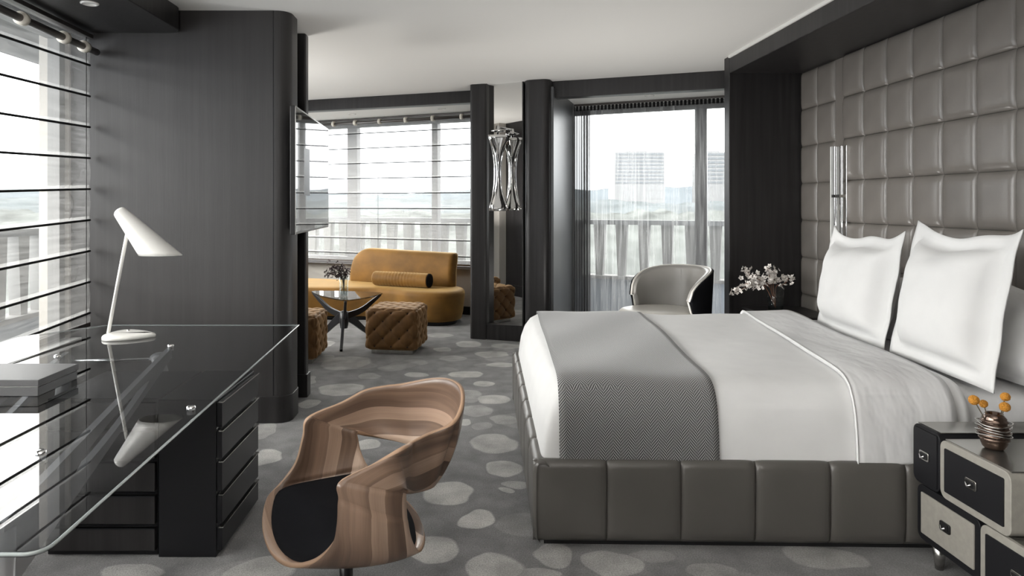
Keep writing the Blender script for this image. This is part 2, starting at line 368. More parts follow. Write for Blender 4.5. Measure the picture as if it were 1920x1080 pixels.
    ramp = N('ShaderNodeValToRGB'); ramp.color_ramp.elements[0].color = (.165, .162, .162, 1); ramp.color_ramp.elements[1].color = (.43, .42, .40, 1); L(prev, ramp.inputs[0])
    vm = N('ShaderNodeVectorMath'); vm.operation = 'SCALE'; L(ramp.outputs[0], vm.inputs[0]); L(mr.outputs[0], vm.inputs['Scale']); L(vm.outputs[0], b.inputs['Base Color'])
    ha = N('ShaderNodeMath'); ha.operation = 'ADD'; L(n2.outputs[0], ha.inputs[0]); L(prev, ha.inputs[1])
    bp = N('ShaderNodeBump'); bp.inputs['Strength'].default_value = .35; bp.inputs['Distance'].default_value = .008; L(ha.outputs[0], bp.inputs['Height']); L(bp.outputs[0], b.inputs['Normal'])
    return m
M['carpet'] = carpet()

# ------------------------------------------------------------ structure
CZ = 2.533
room_pts = [(2.72, -2.0), (2.95, 5.4), (2.95, FY(2.95)+.3), (-2.63, FY(-2.63)+.3), (-2.63, 4.2), (-2.42, 4.2), (-2.2, -2.0)]
structure(MB().prism(room_pts, -.15, 0).build('floor', M['carpet'], smooth=False))
structure(MB().prism(room_pts, CZ, CZ+.1).build('ceiling', M['ceiling'], smooth=False))
structure(MB().box(-2.7, 2.85, -2.12, -2.0, -.02, CZ+.02).build('wall_back', M['dark_wood'], smooth=False))
structure(MB().box(2.70, 2.9, -2.0, 5.55, -.02, CZ+.02).build('wall_right', M['dark_wood'], smooth=False))
structure(MB().box(2.95, 3.05, 5.5, 7.3, -.02, CZ+.02).build('wall_right_corner', M['dark_wood'], smooth=False))
# soffit over the headboard and the niche side
structure(MB().box(2.09, 2.71, -2.0, 5.49, 2.395, CZ+.001).build('trim_1', M['dark_wood'], bevel=.006))
structure(MB().box(2.09, 2.96, 5.49, 5.60, 0, CZ+.001).build('wall_niche', M['dark_wood'], bevel=.006))
structure(MB().box(2.075, 2.092, -2.0, 5.475, CZ-.020, CZ+.001).build('trim_2', M['ceiling'], bevel=.003))
# soffit over the desk window
o = structure(MB().prism(rrect(-2.75, -1.753, -2.0, 4.20, .10), 2.395, CZ+.001).build('trim_3', M['dark_wood'], bevel=.006))
# panelled column behind the desk
body = structure(MB().prism([(-2.55, 4.19), (-1.205, 4.19), (-1.205, 4.40), (-2.55, 4.40)], 0, CZ).build('wall_column', M['dark_wood_panel'], smooth=False))
endp = [p for p in rrect(-1.60, -1.105, 4.19, 4.46, .085, 8) if p[0] > -1.3]+[(-1.203, 4.46), (-1.203, 4.19)]
MB().prism(endp, 0, CZ).build('end_panel', M['dark_wood_panel'], body, smooth=True, bevel=.002)
MB().box(-1.2055, -1.2025, 4.188, 4.20, .17, CZ).build('joint_strip', M['black_gloss'], body, smooth=False)
MB().prism(rrect(-2.55, -1.099, 4.184, 4.466, .09, 8), 0, .165).build('plinth', M['dark_wood'], body, bevel=.004)
fin = structure(MB().box(-2.63, -1.137, 4.75, 4.83, 0, CZ).build('wall_fin', M['dark_wood'], bevel=.012))
MB().box(-2.63, -1.125, 4.74, 4.84, 0, .16).build('plinth', M['dark_wood'], fin, bevel=.004)

# left facade: low wall, header, piers, window
def strip(name, A, B, t, z0, z1, m, parent=None, bevel=.004, **k):
    """wall strip from plan point A to B, thickness t to the outer (left of A->B) side"""
    A = Vector(A); B = Vector(B); d = (B-A).normalized(); n = Vector((-d.y, d.x))*t
    return MB().prism([A, B, B+n, A+n], z0, z1).build(name, m, parent, bevel=bevel, **k)
LA, LB = (LX(-1.9)-.12, -1.9), (LX(4.2)-.12, 4.2)
structure(strip('wall_left', LA, LB, .16, -.02, .50, M['wallpaint']))
structure(strip('trim_4', LA, LB, .16, 2.40, CZ+.02, M['frame']))
structure(strip('trim_5', (LX(-1.9)-.05, -1.9), (LX(4.18)-.05, 4.18), .10, .50, .53, M['ceiling']))
structure(strip('wall_left_pier', (-2.445, 4.17), (-2.445, 4.95), .185, -.02, CZ+.02, M['wallpaint']))
structure(strip('wall_left_back_pier', (LX(-1.9)-.02, -2.1), (LX(-1.9)-.02, -1.6), .3, -.02, CZ+.02, M['wallpaint']))
def window(name, A, B, z0, z1, mull, fw=.06, fm='frame', light=None):
    A = Vector(A); B = Vector(B); L = (B-A).length; d = (B-A)/L; n = Vector((-d.y, d.x))
    w = structure(empty(name, (A.x, A.y, 0), math.atan2(d.y, d.x)))
    f = MB().box(0, L, 0, .07, z0, z0+fw).box(0, L, 0, .07, z1-fw, z1).box(0, fw, 0, .07, z0+fw, z1-fw).box(L-fw, L, 0, .07, z0+fw, z1-fw)
    f.build('window_frame', M[fm], w, smooth=False)
    xs = [fw]
    for c, wd in mull:
        MB().box(c-wd/2, c+wd/2, -.01, .09, z0+fw, z1-fw).build('mullion', M[fm], w, smooth=False, bevel=.006); xs += [c-wd/2, c+wd/2]
    xs.append(L-fw)
    for i in range(0, len(xs), 2):
        mesh('pane', [(xs[i], .035, z0+fw), (xs[i+1], .035, z0+fw), (xs[i+1], .035, z1-fw), (xs[i], .035, z1-fw)], [(0, 1, 2, 3)], M['glass'], w, smooth=False)
    return w
A1 = Vector((LX(-1.6)-.15, -1.6)); B1 = Vector((LX(4.17)-.15, 4.17))
window('window_1', A1, B1, .52, 2.40, [(1.6, .10), (3.2, .10)], fm='frame_light')
# lounge left wall with its own window
structure(strip('wall_lounge_left', (-2.62, 4.9), (-2.62, FY(-2.63)+.3), .12, -.02, .52, M['wallpaint']))
structure(strip('wall_lounge_corner', (-2.61, 4.83), (-2.61, 5.5), .12, 0, CZ, M['dark_wood']))
structure(strip('wall_lounge_header', (-2.62, 4.9), (-2.62, FY(-2.63)+.3), .12, 2.4, CZ+.02, M['wallpaint']))
window('window_2', (-2.65, 5.5), (-2.65, FY(-2.65)+.1), .52, 2.40, [(1.3, .10), (2.7, .1)])
# far facade
def fp(X, off=0): return (X, FY(X, off))
structure(strip('wall_facade_low', fp(-2.72, .18), fp(.30, .18), .25, -.02, .54, M['wallpaint']))
structure(strip('trim_6', fp(-2.72, .02), fp(.30, .02), .32, .54, .575, M['frame']))
structure(strip('wall_facade_header', fp(-2.72, .18), fp(3.0, .18), .25, 2.44, CZ+.02, M['frame_light']))
structure(strip('wall_facade_pier', fp(.18, .05), fp(1.12, .05), .35, -.02, CZ+.02, M['satin']))
structure(strip('wall_facade_end', fp(2.86, .05), fp(3.05, .05), .35, -.02, CZ+.02, M['satin']))
k = math.hypot(1, .456)
window('window_3', fp(-2.66, .30), fp(.22, .30), .56, 2.44, [((2.66-1.60)*k, .155), ((2.66-.445)*k, .085)])
window('window_4', fp(1.12, .28), fp(2.88, .28), 0.02, 2.44, [((2.52-1.12)*k, .125)], fm='frame')
structure(strip('trim_7', fp(-2.62, -.06), fp(.2, -.06), .03, 0, .10, M['black_gloss']))
structure(strip('trim_8', fp(-2.62, .155), fp(.2, .155), .025, 0, .53, M['wallpaint']))
# recess ceilings and beams
structure(MB().prism([fp(-2.63, .3), fp(.4, .3), (.30, 7.15), (-2.63, 8.10)], 2.462, CZ-.002).build('trim_9', M['ceiling'], smooth=False))
structure(MB().prism([fp(.9, .3), fp(2.95, .3), (2.95, 5.95), (.70, 6.78)], 2.462, CZ-.002).build('trim_10', M['ceiling'], smooth=False))
structure(MB().prism([(-2.63, 8.105), (.10, 7.13), (.14, 7.25), (-2.63, 8.24)], 2.405, CZ+.001).build('trim_11', M['dark_wood'], bevel=.008))
structure(MB().prism([(.70, 6.67), (2.4, 6.03), (2.95, 5.83), (2.98, 5.95), (.74, 6.79)], 2.372, CZ+.001).build('trim_12', M['dark_wood'], bevel=.008))
# posts at both sides of the mirror and the reveal beside the curtain
def oriented(pts0, ang, c): return [(c[0]+x*math.cos(ang)-y*math.sin(ang), c[1]+x*math.sin(ang)+y*math.cos(ang)) for x, y in pts0]
MA = math.radians(-19)
structure(MB().prism(oriented(rrect(0, .175, -.05, .085, .03), MA, (.018, 6.85)), 0, CZ).build('wall_mirror_post', M['dark_wood'], bevel=.004))
structure(MB().prism(oriented(rrect(0, .25, -.04, .30, .07), MA, (.535, 6.60)), 0, CZ).build('wall_corner_post', M['dark_wood'], bevel=.004))
structure(MB().prism(oriented([(.17, .16), (.56, .10), (.56, .26), (.17, .26)], MA, (.018, 6.85)), 0, CZ).build('wall_mirror_back', M['dark_wood'], smooth=False))
structure(strip('wall_reveal', (1.13, 7.66), (.77, 6.56), .04, 0, 2.47, M['satin']))
MB().prism([(1.135, 7.60), (1.16, 7.60), (1.175, 7.66), (1.15, 7.66)], 0, 2.46).build('trim_13', M['frame'], smooth=False)['kind'] = 'structure'

# mirror between the posts
mir = empty('wall_mirror', (.018, 6.85, 0), MA, label='tall narrow mirror in a dark frame between two black posts', cat='mirror')
MB().prism([(.168, .040), (.548, -.030), (.551, -.018), (.171, .052)], .155, CZ).build('mirror_glass', M['mirror'], mir, smooth=False)
MB().box(.172, .55, -.035, .10, .0, .155).build('lower_rail', M['dark_wood'], mir, bevel=.004)
MB().box(.166, .178, -.04, .045, .155, CZ).build('frame_stile', M['dark_wood'], mir, bevel=.002)
MB().box(.538, .550, -.04, .0, .155, CZ).build('frame_stile', M['dark_wood'], mir, bevel=.002)

# chrome light in front of the mirror
def chrome_light():
    t = empty('mirror_light', (.275, 6.60, 0), .2, label='chrome hourglass lamp hanging before the tall mirror', cat='lamp')
    def lobe(r0, z0, z1, ph, n=26):
        # flat blade that flares at both ends
        def f(u, v):
            z = z0+(z1-z0)*u; q = abs(2*u-1)
            wd = .020+.105*q**2.4*(1.0 if u > .5 else .8); e = .02
            if u < .06: wd *= .55+.45*(u/.06)
            if u > .94: wd *= .75+.25*((1-u)/.06)
            x = r0+.045*q**2; a = (v-.5)*2
            p = Vector((x+.02*(1-a*a), a*wd, z)); c, s = math.cos(ph), math.sin(ph)
            return (p.x*c-p.y*s, p.x*s+p.y*c, p.z)
        return grid(n, 7, f)
    for i in range(3):
        V, F = lobe(.018, 1.275, 2.005, i*2*PI/3+.5)
        mesh('blade', V, F, M['chrome'], t, solid=.008)
    MB().tube([(0, 0, 1.33), (0, 0, 2.06)], .012, 12).build('stem', M['chrome'], t)
    MB().lathe([(.0, 2.035), (.065, 2.04), (.07, 2.05), (.02, 2.065), (.012, 2.10), (.0, 2.10)], n=24).build('canopy', M['chrome'], t)
    MB().tube([(0, 0, 2.09), (.02, .10, 2.10), (.055, .27, 2.10)], .010, 10).build('bracket_arm', M['chrome'], t)
chrome_light()

# ------------------------------------------------------------ roman blinds
def roman_blind(label, A, B, zs, ztop, zbot, slope=0.0, cloth='veil_blind', ring=(), rod_r=.006, zr=2.30, group='cord-free roman blinds on rods'):
    A = Vector(A); B = Vector(B); L = (B-A).length; d = (B-A)/L
    t = empty('roman_blind', (A.x, A.y, 0), math.atan2(d.y, d.x), label=label, cat='blind')
    zz = [ztop]+[z for z in zs]+[zbot]
    sl = lambda x: (x-L)*slope
    V = []; F = []; nx = 40; rows = []
    for a, b in zip(zz[:-1], zz[1:]):
        for q in range(5):
            rows.append((a+(b-a)*q/5, .010*math.sin(PI*q/5)))
    rows.append((zz[-1], 0))
    for i in range(nx+1):
        x = L*i/nx
        for z, o in rows:
            V.append((x, -o*(1+.4*math.sin(x*9+z*7)), z+sl(x)*(1 if z < ztop else 0)))
    m = len(rows)
    for i in range(nx):
        for j in range(m-1): F.append((i*m+j, i*m+j+1, (i+1)*m+j+1, (i+1)*m+j))
    mesh('blind_cloth', V, F, M[cloth], t)
    for z in zs:
        MB().tube([(0, -.008, z+sl(0)), (L, -.008, z+sl(L))], rod_r, 6).build('blind_rod', M['rod'], t)
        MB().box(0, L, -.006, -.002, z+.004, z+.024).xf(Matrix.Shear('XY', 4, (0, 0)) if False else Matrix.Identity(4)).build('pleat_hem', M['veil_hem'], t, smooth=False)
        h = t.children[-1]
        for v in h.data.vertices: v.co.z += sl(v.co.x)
    MB().tube([(0, -.05, zr), (L, -.05, zr)], .020, 12).build('roller_tube', M['track'], t)
    MB().box(0, L, -.03, .03, ztop-.01, ztop+.015).build('head_rail', M['track'], t, bevel=.003)
    for x in ring:
        MB().tube([(x-.018, -.05, zr), (x+.018, -.05, zr)], .034, 16).build('tube_collar', M['ringcream'], t)
    MB().box(0, L, -.012, .002, zbot-.02, zbot+.005).build('hem_bar', M['track'], t, smooth=False)
    for x in (.02*L+.03, .5*L, L-.05):
        MB().tube([(x, -.012, zbot), (x, -.012, ztop)], .0022, 4).build('lift_cord', M['rod'], t)
    return t
zl = [2.19-.1885*i for i in range(9)]
roman_blind('sheer roman blind with black rods beside the desk, at the left edge', (LX(2.35), 2.35), (LX(4.16), 4.16), zl, 2.36, .62, .033, 'veil_blind_left', [.27, .66, 1.05, 1.44, 1.66], .007, 2.27)
roman_blind('roman blind of the window nearest the camera, left of the desk', (LX(-1.55), -1.55), (LX(2.25), 2.25), zl, 2.36, .62, 0, 'veil_blind_left', [.4, .8, 1.2, 1.6, 2.0, 2.4], .007, 2.27)
zf = [2.262-.196*i for i in range(9)]
bl = roman_blind('wide sheer roman blind on the window behind the ochre sofa', fp(-2.45, 0), fp(.10, 0), zf, 2.44, .60, 0, 'veil_blind', [(2.45+x)*k for x in (-2.3, -1.78, -1.47, -1.13, -.78, -.43, -.07)], .0065, 2.40)
roman_blind('roman blind on the side window of the lounge', (-2.57, 5.53), (-2.57, FY(-2.57)-.1), zf, 2.40, .60, 0, 'veil_blind', [1, 2, 3], .0065, 2.36)

# sheer curtain and dark drape
def curtain(name, label, X0, X1, off, z0, z1, folds, amp, m, cat='curtain'):
    n = folds*8
    random.seed(int(X0*100))
    ph = [random.uniform(.6, 1.3) for _ in range(folds+1)]
    def f(u, v):
        X = X0+(X1-X0)*u; a = amp*ph[int(u*folds)]*(1.0-.25*v)
        y = FY(X, off)+a*math.sin(2*PI*folds*u)+.25*amp*math.sin(2*PI*folds*u*2.3+v*2)
        return (X+.3*a*math.cos(2*PI*folds*u+v), y, z0+(z1-z0)*v)
    V, F = grid(n, 14, f)
    return mesh(name, V, F, M[m], label=label, cat=cat)
cur = curtain('sheer_curtain', 'floor-length white sheer curtain on the window behind the bed', 1.27, 2.83, -.05, .02, 2.385, 17, .022, 'sheer')
curtain('dark_drape', 'dark grey drape gathered at the left of the sheer curtain', 1.155, 1.34, -.06, .02, 2.385, 7, .035, 'drape')
tr = MB()
A = Vector(fp(1.16, -.05)); B = Vector(fp(2.85, -.05)); d = (B-A).normalized(); n = Vector((-d.y, d.x))*.02
tr.prism([A-n, B-n, B+n, A+n], 2.438, 2.463)
ct = tr.build('curtain_track', M['track'], smooth=False, label='dark ceiling track that carries the sheer curtain', cat='curtain track')
for i in range(46):
    q = A+(B-A)*((i+.5)/46)
    MB().box(q.x-.010, q.x+.010, q.y-.012, q.y+.012, 2.385, 2.437).build('carrier', M['rod'], ct, smooth=False)

# downlights
def downlight(x, y, z, label, r=.045):
    t = empty('downlight', (x, y, z), label=label, cat='ceiling light')
    MB().lathe([(r*.7, 0), (r, 0), (r, -.006), (r*.72, -.010), (r*.7, -.004)], n=24).build('trim_ring', M['white_lacquer'], t)
    MB().lathe([(.0, -.002), (r*.7, -.002), (r*.7, -.001), (0, -.001)], n=16).build('lens', M['lens'], t)
downlight(-1.98, 3.56, 2.395, 'round white downlight in the dark soffit above the desk')
downlight(P(660, 215, 1).x*8.5, 8.50, 2.462, 'left of two small downlights above the lounge window blind', .05)
downlight(P(828, 203, 1).x*8.0, 8.0, 2.462, 'right of two small downlights above the lounge window blind', .05)
downlight(1.86, 7.05, 2.462, 'small downlight in the ceiling before the sheer curtain', .05)

# ------------------------------------------------------------ outside
def balcony(name, label, A, B, pitch, group):
    A = Vector(A); B = Vector(B); L = (B-A).length; d = (B-A)/L
    t = empty(name, (A.x, A.y, 0), math.atan2(d.y, d.x), label=label, cat='railing')
    MB().box(0, L, -.08, .08, 1.07, 1.13).build('top_rail', M['rail'], t, smooth=False)
    MB().box(0, L, -.06, .10, -.2, .36).build('curb', M['curb'], t, smooth=False)
    MB().box(0, L, -.09, .12, .36, .40).build('curb_cap', M['concrete'], t, smooth=False)
    me = None
    for i in range(int(L/pitch)):
        x = (i+.5)*pitch
        if me is None:
            o = MB().add([(-.045, -.05, .40), (.045, -.05, .40), (.045, .05, .40), (-.045, .05, .40), (-.075, -.05, 1.07), (.075, -.05, 1.07), (.075, .05, 1.07), (-.075, .05, 1.07)],
                         [(0, 3, 2, 1), (4, 5, 6, 7), (0, 1, 5, 4), (1, 2, 6, 5), (2, 3, 7, 6), (3, 0, 4, 7)]).build('baluster', M['concrete'], t, smooth=False); me = o.data
        else:
            o = bpy.data.objects.new('baluster', me); COL.objects.link(o); o.parent = t
        o.location = (x, 0, 0)
    return t
balcony('balcony_railing', 'pale balustrade of tapered slats outside the far windows', (-3.95, 9.85+.45*3.95), (5.5, 9.85-.45*5.5), .29, None)
balcony('balcony_railing', 'pale balustrade outside the window by the desk', (-3.72, -3), (-3.95, 11.45), .29, None)
structure(MB().prism([(-4.2, 11.9), (-3.95, -3), (-2.3, -3), (-2.60, 4.2), (-2.76, 4.3), (-2.76, 9.8), (3.2, 7.15), (5.6, 7.4)], -.25, -.16).build('floor_balcony', M['concrete'], smooth=False))
structure(MB().prism([(-3.45, -3), (-2.38, -3), (-2.62, 4.2), (-2.76, 9.6), (-3.5, 9.9)], 2.47, 2.60).build('ceiling_balcony', M['concrete'], smooth=False))

# landscape
def ridge(name, label, Y, X0, X1, zf, m, depth, n=90, cat='hill'):
    def f(u, v):
        X = X0+(X1-X0)*u; h = zf(X)
        return (X, Y+depth*v, -30+(h+30)*math.sin(v*PI/2)**.7)
    V, F = grid(n, 12, f); return mesh(name, V, F, M[m], label=label, cat=cat)
ridge('distant_hill', 'hazy long ridge on the horizon beyond the balustrades', 1500, -2600, 1900, lambda X: 38+8*math.sin(X*.0031)+4*math.sin(X*.011+1)+3*math.sin(X*.05), 'hill2', 500, 160)
ridge('wooded_hill', 'darker wooded hill below the ridge seen through the windows', 520, -1100, 800, lambda X: 4+2.5*math.sin(X*.012+1.5)+1.5*math.sin(X*.05)+1.2*math.sin(X*.21), 'hill', 260, 200)
gr = MB().box(-4000, 4000, 12, 4000, -34, -32).build('ground_outside', M['trees'], smooth=False); structure(gr)
tm = ridge('tree_belt', 'band of treetops just beyond the far balustrade', 120, -300, 260, lambda X: -.9+.5*math.sin(X*.3)+.4*math.sin(X*.9)+.3*math.sin(X*2.3), 'trees', 60, 300, 'trees')
def tower(name, label, px0, px1, ytop, ybot, Y, rows):
    x0, x1 = (px0-CX)/FPX*Y, (px1-CX)/FPX*Y; z1 = CAMZ-(ytop-CY)/FPX*Y; z0 = -30
    t = empty(name, ((x0+x1)/2, Y, z0), label=label, cat='building'); hw = (x1-x0)/2; H = z1-z0
    MB().box(-hw, hw, 0, 40, 0, H).build('wall', M['tower'], t, smooth=False)
    MB().box(-hw*.5, hw*.4, 8, 20, H, H+2).build('roof_plant', M['tower'], t, smooth=False)
    hh = (z1-(CAMZ-(ybot-CY)/FPX*Y))/rows
    for i in range(rows):
        zt = H-hh*(i+.35)
        MB().box(-hw*.97, hw*.97, -.4, .2, zt-hh*.5, zt).build('window_band', M['tower_band'], t, smooth=False)
tower('office_block', 'pale hazy office block with horizontal window bands, left one', 1153, 1246, 285, 345, 820, 9)
tower('office_block', 'second hazy block seen past the window mullion, at the right', 1318, 1368, 285, 345, 820, 8)

# ------------------------------------------------------------ headboard
def tile_mesh(name, w_, h_, depth, n=13, p=7, vert_only=False):
    """puffed panel in the local YZ plane, facing -X"""
    def f(u, v):
        a, b = 2*u-1, 2*v-1
        # bunch samples at the rim
        a = math.sin(a*PI/2); b = math.sin(b*PI/2)
        h = depth*((1-abs(a)**p)*(1-abs(b)**(p*2 if vert_only else p)))**.5
        return (-h, a*w_/2, b*h_/2)
    V, F = grid(n, n, f)
    me = bpy.data.meshes.new(name); me.from_pydata(V, [], [q[::-1] for q in F]); me.update()
    me.polygons.foreach_set('use_smooth', [True]*len(me.polygons)); return me
hb = empty('headboard', (2.68, 3.5, 0), label='wall-high headboard of puffed taupe leather squares behind the bed', cat='headboard')
def hb_local(o): o.location = Vector(o.location)-Vector(hb.location)
MB().box(-.005, .019, -3.4, 1.99, 0, 2.395).build('backing', M['leather'], hb, smooth=False)
MB().box(-.030, -.004, -3.4, 1.33, 0, 2.395).build('main_panel_base', M['black_metal'], hb, smooth=False)
tm1 = tile_mesh('leather_tile', .254, .294, .026); tm1.materials.append(M['leather'])
tm2 = tile_mesh('leather_tile_wing', .252, .294, .022); tm2.materials.append(M['leather'])
rows_z = [2.394-.295*(i+.5) for i in range(8)]
for c in range(12):
    for z in rows_z:
        o = bpy.data.objects.new('leather_panel', tm1); COL.objects.link(o); o.parent = hb; o.location = (-.031, 1.325-.1272-.2545*c, z)
for c in range(2):
    for z in rows_z:
        o = bpy.data.objects.new('leather_panel', tm2); COL.objects.link(o); o.parent = hb; o.location = (-.006, 1.985-.126-.2525*c, z)

# sconce
sc = empty('wall_sconce', (2.60, 4.86, 0), label='tall chrome and frosted glass sconce on the headboard above the pillows', cat='wall lamp')
MB().box(.05, .078, -.08, .06, 1.10, 1.72).build('back_plate', M['steel'], sc, bevel=.002)
MB().box(-.032, .030, -.012, .0, 1.062, 1.752).build('glass_panel', M['sconce_glass'], sc, bevel=.002)
for x, y, q in ((-.03, -.045, .012), (-.005, -.08, .016), (.015, -.115, .012)):
    MB().box(x, x+q*1.2, y-q, y, 1.08, 1.752).build('chrome_bar', M['chrome'], sc, bevel=.002)
MB().box(.02, .06, -.05, .0, 1.3, 1.34).build('bracket', M['steel'], sc, smooth=False)
MB().box(-.03, .06, -.12, .0, 1.39, 1.41).build('bracket', M['steel'], sc, smooth=False)

# ------------------------------------------------------------ bed
BA = math.radians(-1.3)
bed = empty('bed', (.245, 2.66, 0), BA, label='wide bed with a padded taupe leather platform of upright channels', cat='bed')
BW, BL = 1.99, 2.31
# local: x along bed, y across
MB().box(.05, BL, .05, BW-.05, .0, .04).build('plinth', M['black_metal'], bed, smooth=False)
MB().box(.03, BL, .03, BW-.03, .06, .325).build('platform', M['leather_bed'], bed, smooth=False)
def channel(wd, ht, side):
    """puffed channel panel: rounded at top and sides; local x along, z up, bulging to -y"""
    def f(u, v):
        a = math.sin((2*u-1)*PI/2); s = v*1.0
        # profile from the bottom front to the top and over the rim
        prof = [(-.004, 0), (-.030, .02), (-.036, .08), (-.037, .20), (-.036, ht-.045), (-.030, ht-.015), (-.014, ht), (.012, ht-.002), (.03, ht-.015)]
        k_ = s*(len(prof)-1); i = min(int(k_), len(prof)-2); t = k_-i
        y = prof[i][0]*(1-t)+prof[i+1][0]*t; z = prof[i][1]*(1-t)+prof[i+1][1]*t
        e = (1-abs(a)**8)**.5
        c_y, c_z = .0, ht*.5
        return (a*wd/2, c_y+(y-c_y)*(.55+.45*e) if y < 0 else y, z-(1-e)*(.008 if v > .5 else 0))
    V, F = grid(15, 17, f)
    me = bpy.data.meshes.new('channel'); me.from_pydata(V, [], F); me.update()
    me.polygons.foreach_set('use_smooth', [True]*len(me.polygons)); me.materials.append(M['leather_bed']); return me
c1 = channel(.2885, .322, 0); c2 = channel(BW/7, .322, 1)
for i in range(8):
    for s_ in (0, 1):
        o = bpy.data.objects.new('side_panel', c1); COL.objects.link(o); o.parent = bed
        o.location = (.005+.144+.288*i, .037 if s_ == 0 else BW-.037, .022); o.rotation_euler = (0, 0, 0 if s_ == 0 else PI)
for i in range(7):
    o = bpy.data.objects.new('foot_panel', c2); COL.objects.link(o); o.parent = bed
    o.location = (.037, BW-(i+.5)*BW/7, .022); o.rotation_euler = (0, 0, -PI/2)

BM = Matrix.Translation(bed.location) @ Matrix.Rotation(BA, 4, 'Z')
def bedl(o):
    o.matrix_world = BM; return o
mt = MB().loft(rrect(.20, BL-.02, .16, BW-.16, .10), [(0, .328), (.045, .34), (.05, .45), (.045, .56), (.015, .58), (-.03, .594), (-.12, .60)])
mo = mt.build('mattress', M['linen_soft'], label='mattress in a white fitted sheet at the head of the bed', cat='mattress'); bedl(mo)
# side path of the duvet: (y inset, z) from the near hem over the top to the far hem
def path(off=0.0):
    pr = [(.045, .335), (.050, .40), (.058, .47), (.075, .54), (.105, .59), (.15, .618), (.22, .630), (.35, .635), (.6, .637), (1.0, .638)]
    pts = pr+[(BW-y, z) for y, z in pr[::-1][1:]]
    pts = catmull([(y, z, 0) for y, z in pts], 5, False); out = []
    for i, p in enumerate(pts):
        d = (pts[min(i+1, len(pts)-1)]-pts[max(i-1, 0)]).normalized(); nrm = Vector((-d.y, d.x))
        out.append((p.x+nrm.x*off, p.y+nrm.y*off))
    return out
random.seed(3)
def wob(x, y): return .006*math.sin(x*5+y*3)+.004*math.sin(x*11-y*7)
def duvet():
    # foot end falls in a rounded slope; superellipse blend at the corners
    pt = path(0)
    xs = [(0.045, .335), (.052, .40), (.062, .47), (.085, .54), (.12, .59), (.17, .618), (.25, .630)]
    n = len(pt); V = []; F = []
    secs = []
    # foot end ring columns as shrinking sections
    def zc(x):     # max height allowed at this x from the foot profile
        if x >= .25: return 9
        for (x0, z0), (x1, z1) in zip(xs[:-1], xs[1:]):
            if x0 <= x <= x1: return z0+(z1-z0)*(x-x0)/(x1-x0)
        return .335
    X = [x for x, _ in catmull([(a, b, 0) for a, b in xs], 4, False) and [(p.x, p.y) for p in catmull([(a, b, 0) for a, b in xs], 4, False)]]
    X += [.35+.10*i for i in range(14)]; X += [1.70, 1.72]
    zt = .635
    for x in X:
        row = []
        h = zc(x)
        for (y, z) in pt:
            # smooth minimum of the two profiles, as drop from the top
            d1 = (zt-z)/.30; d2 = (zt-h)/.30 if h < 9 else 0
            d = min(1.0, (max(d1, 0)**2.2+max(d2, 0)**2.2)**(1/2.2))
            zz = zt-.30*d
            row.append((x, y, zz+(wob(x, y) if d < .3 else 0)))
        secs.append(row)
    for r in secs: V += r
    m_ = len(pt)
    for i in range(len(secs)-1):
        for j in range(m_-1): F.append((i*m_+j, i*m_+j+1, (i+1)*m_+j+1, (i+1)*m_+j)[::-1])
    return mesh('duvet', V, F, M['linen'], solid=.012, label='smooth white duvet covering the bed down to its leather frame', cat='duvet')
bedl(duvet())
def band(name, x_near, x_far, off, m, uv=False, thick=.006, curve=0.0, t0=0, t1=1, nx=14, **kw):
    pt = path(off); n = len(pt); i0, i1 = int(t0*(n-1)), int(t1*(n-1)); pt = pt[i0:i1+1]; n = len(pt)
    V = []; F = []; UV = []; L = [0]
    for a, b in zip(pt[:-1], pt[1:]): L.append(L[-1]+math.hypot(b[0]-a[0], b[1]-a[1]))
    for i in range(nx+1):
        u = i/nx
        for j, (y, z) in enumerate(pt):
            s = (y-pt[0][0])/(pt[-1][0]-pt[0][0])
            xa = x_near[0]+(x_far[0]-x_near[0])*s**1.15; xb = x_near[1]+(x_far[1]-x_near[1])*s**1.15
            x = xa+(xb-xa)*u
            zz = z+(wob(x, y) if z > .6 else 0)
            V.append((x, y, zz)); UV.append((x-xa, L[j]))
    m_ = n
    for i in range(nx):
        for j in range(m_-1): F.append((i*m_+j, (i+1)*m_+j, (i+1)*m_+j+1, i*m_+j+1))
    o = mesh(name, V, F, M[m], solid=thick, **kw)
    if uv:
        ul = o.data.uv_layers.new(name='UVMap')
        for l in o.data.loops: ul.data[l.index].uv = UV[l.vertex_index]
    return bedl(o)
band('bed_runner', (.11, .735), (.16, .83), .012, 'weave', uv=True, label='grey herringbone runner laid across the foot of the bed', cat='blanket', nx=24)
cuff = band('duvet_cuff', (1.265, 1.66), (1.52, 1.78), .018, 'linen_soft', thick=.014, label='folded-back duvet cuff with a piped edge across the bed', cat='duvet')
def cuffpipe(xn, xf, off):
    pt = path(off); pts = []
    for y, z in pt:
        s = (y-pt[0][0])/(pt[-1][0]-pt[0][0]); x = xn+(xf-xn)*s**1.15; pts.append((x, y, z+(wob(x, y) if z > .6 else 0)))
    return MB().tube(pts, .0032, 6)
cuffpipe(1.265, 1.52, .026).build('piping', M['piping'], cuff)

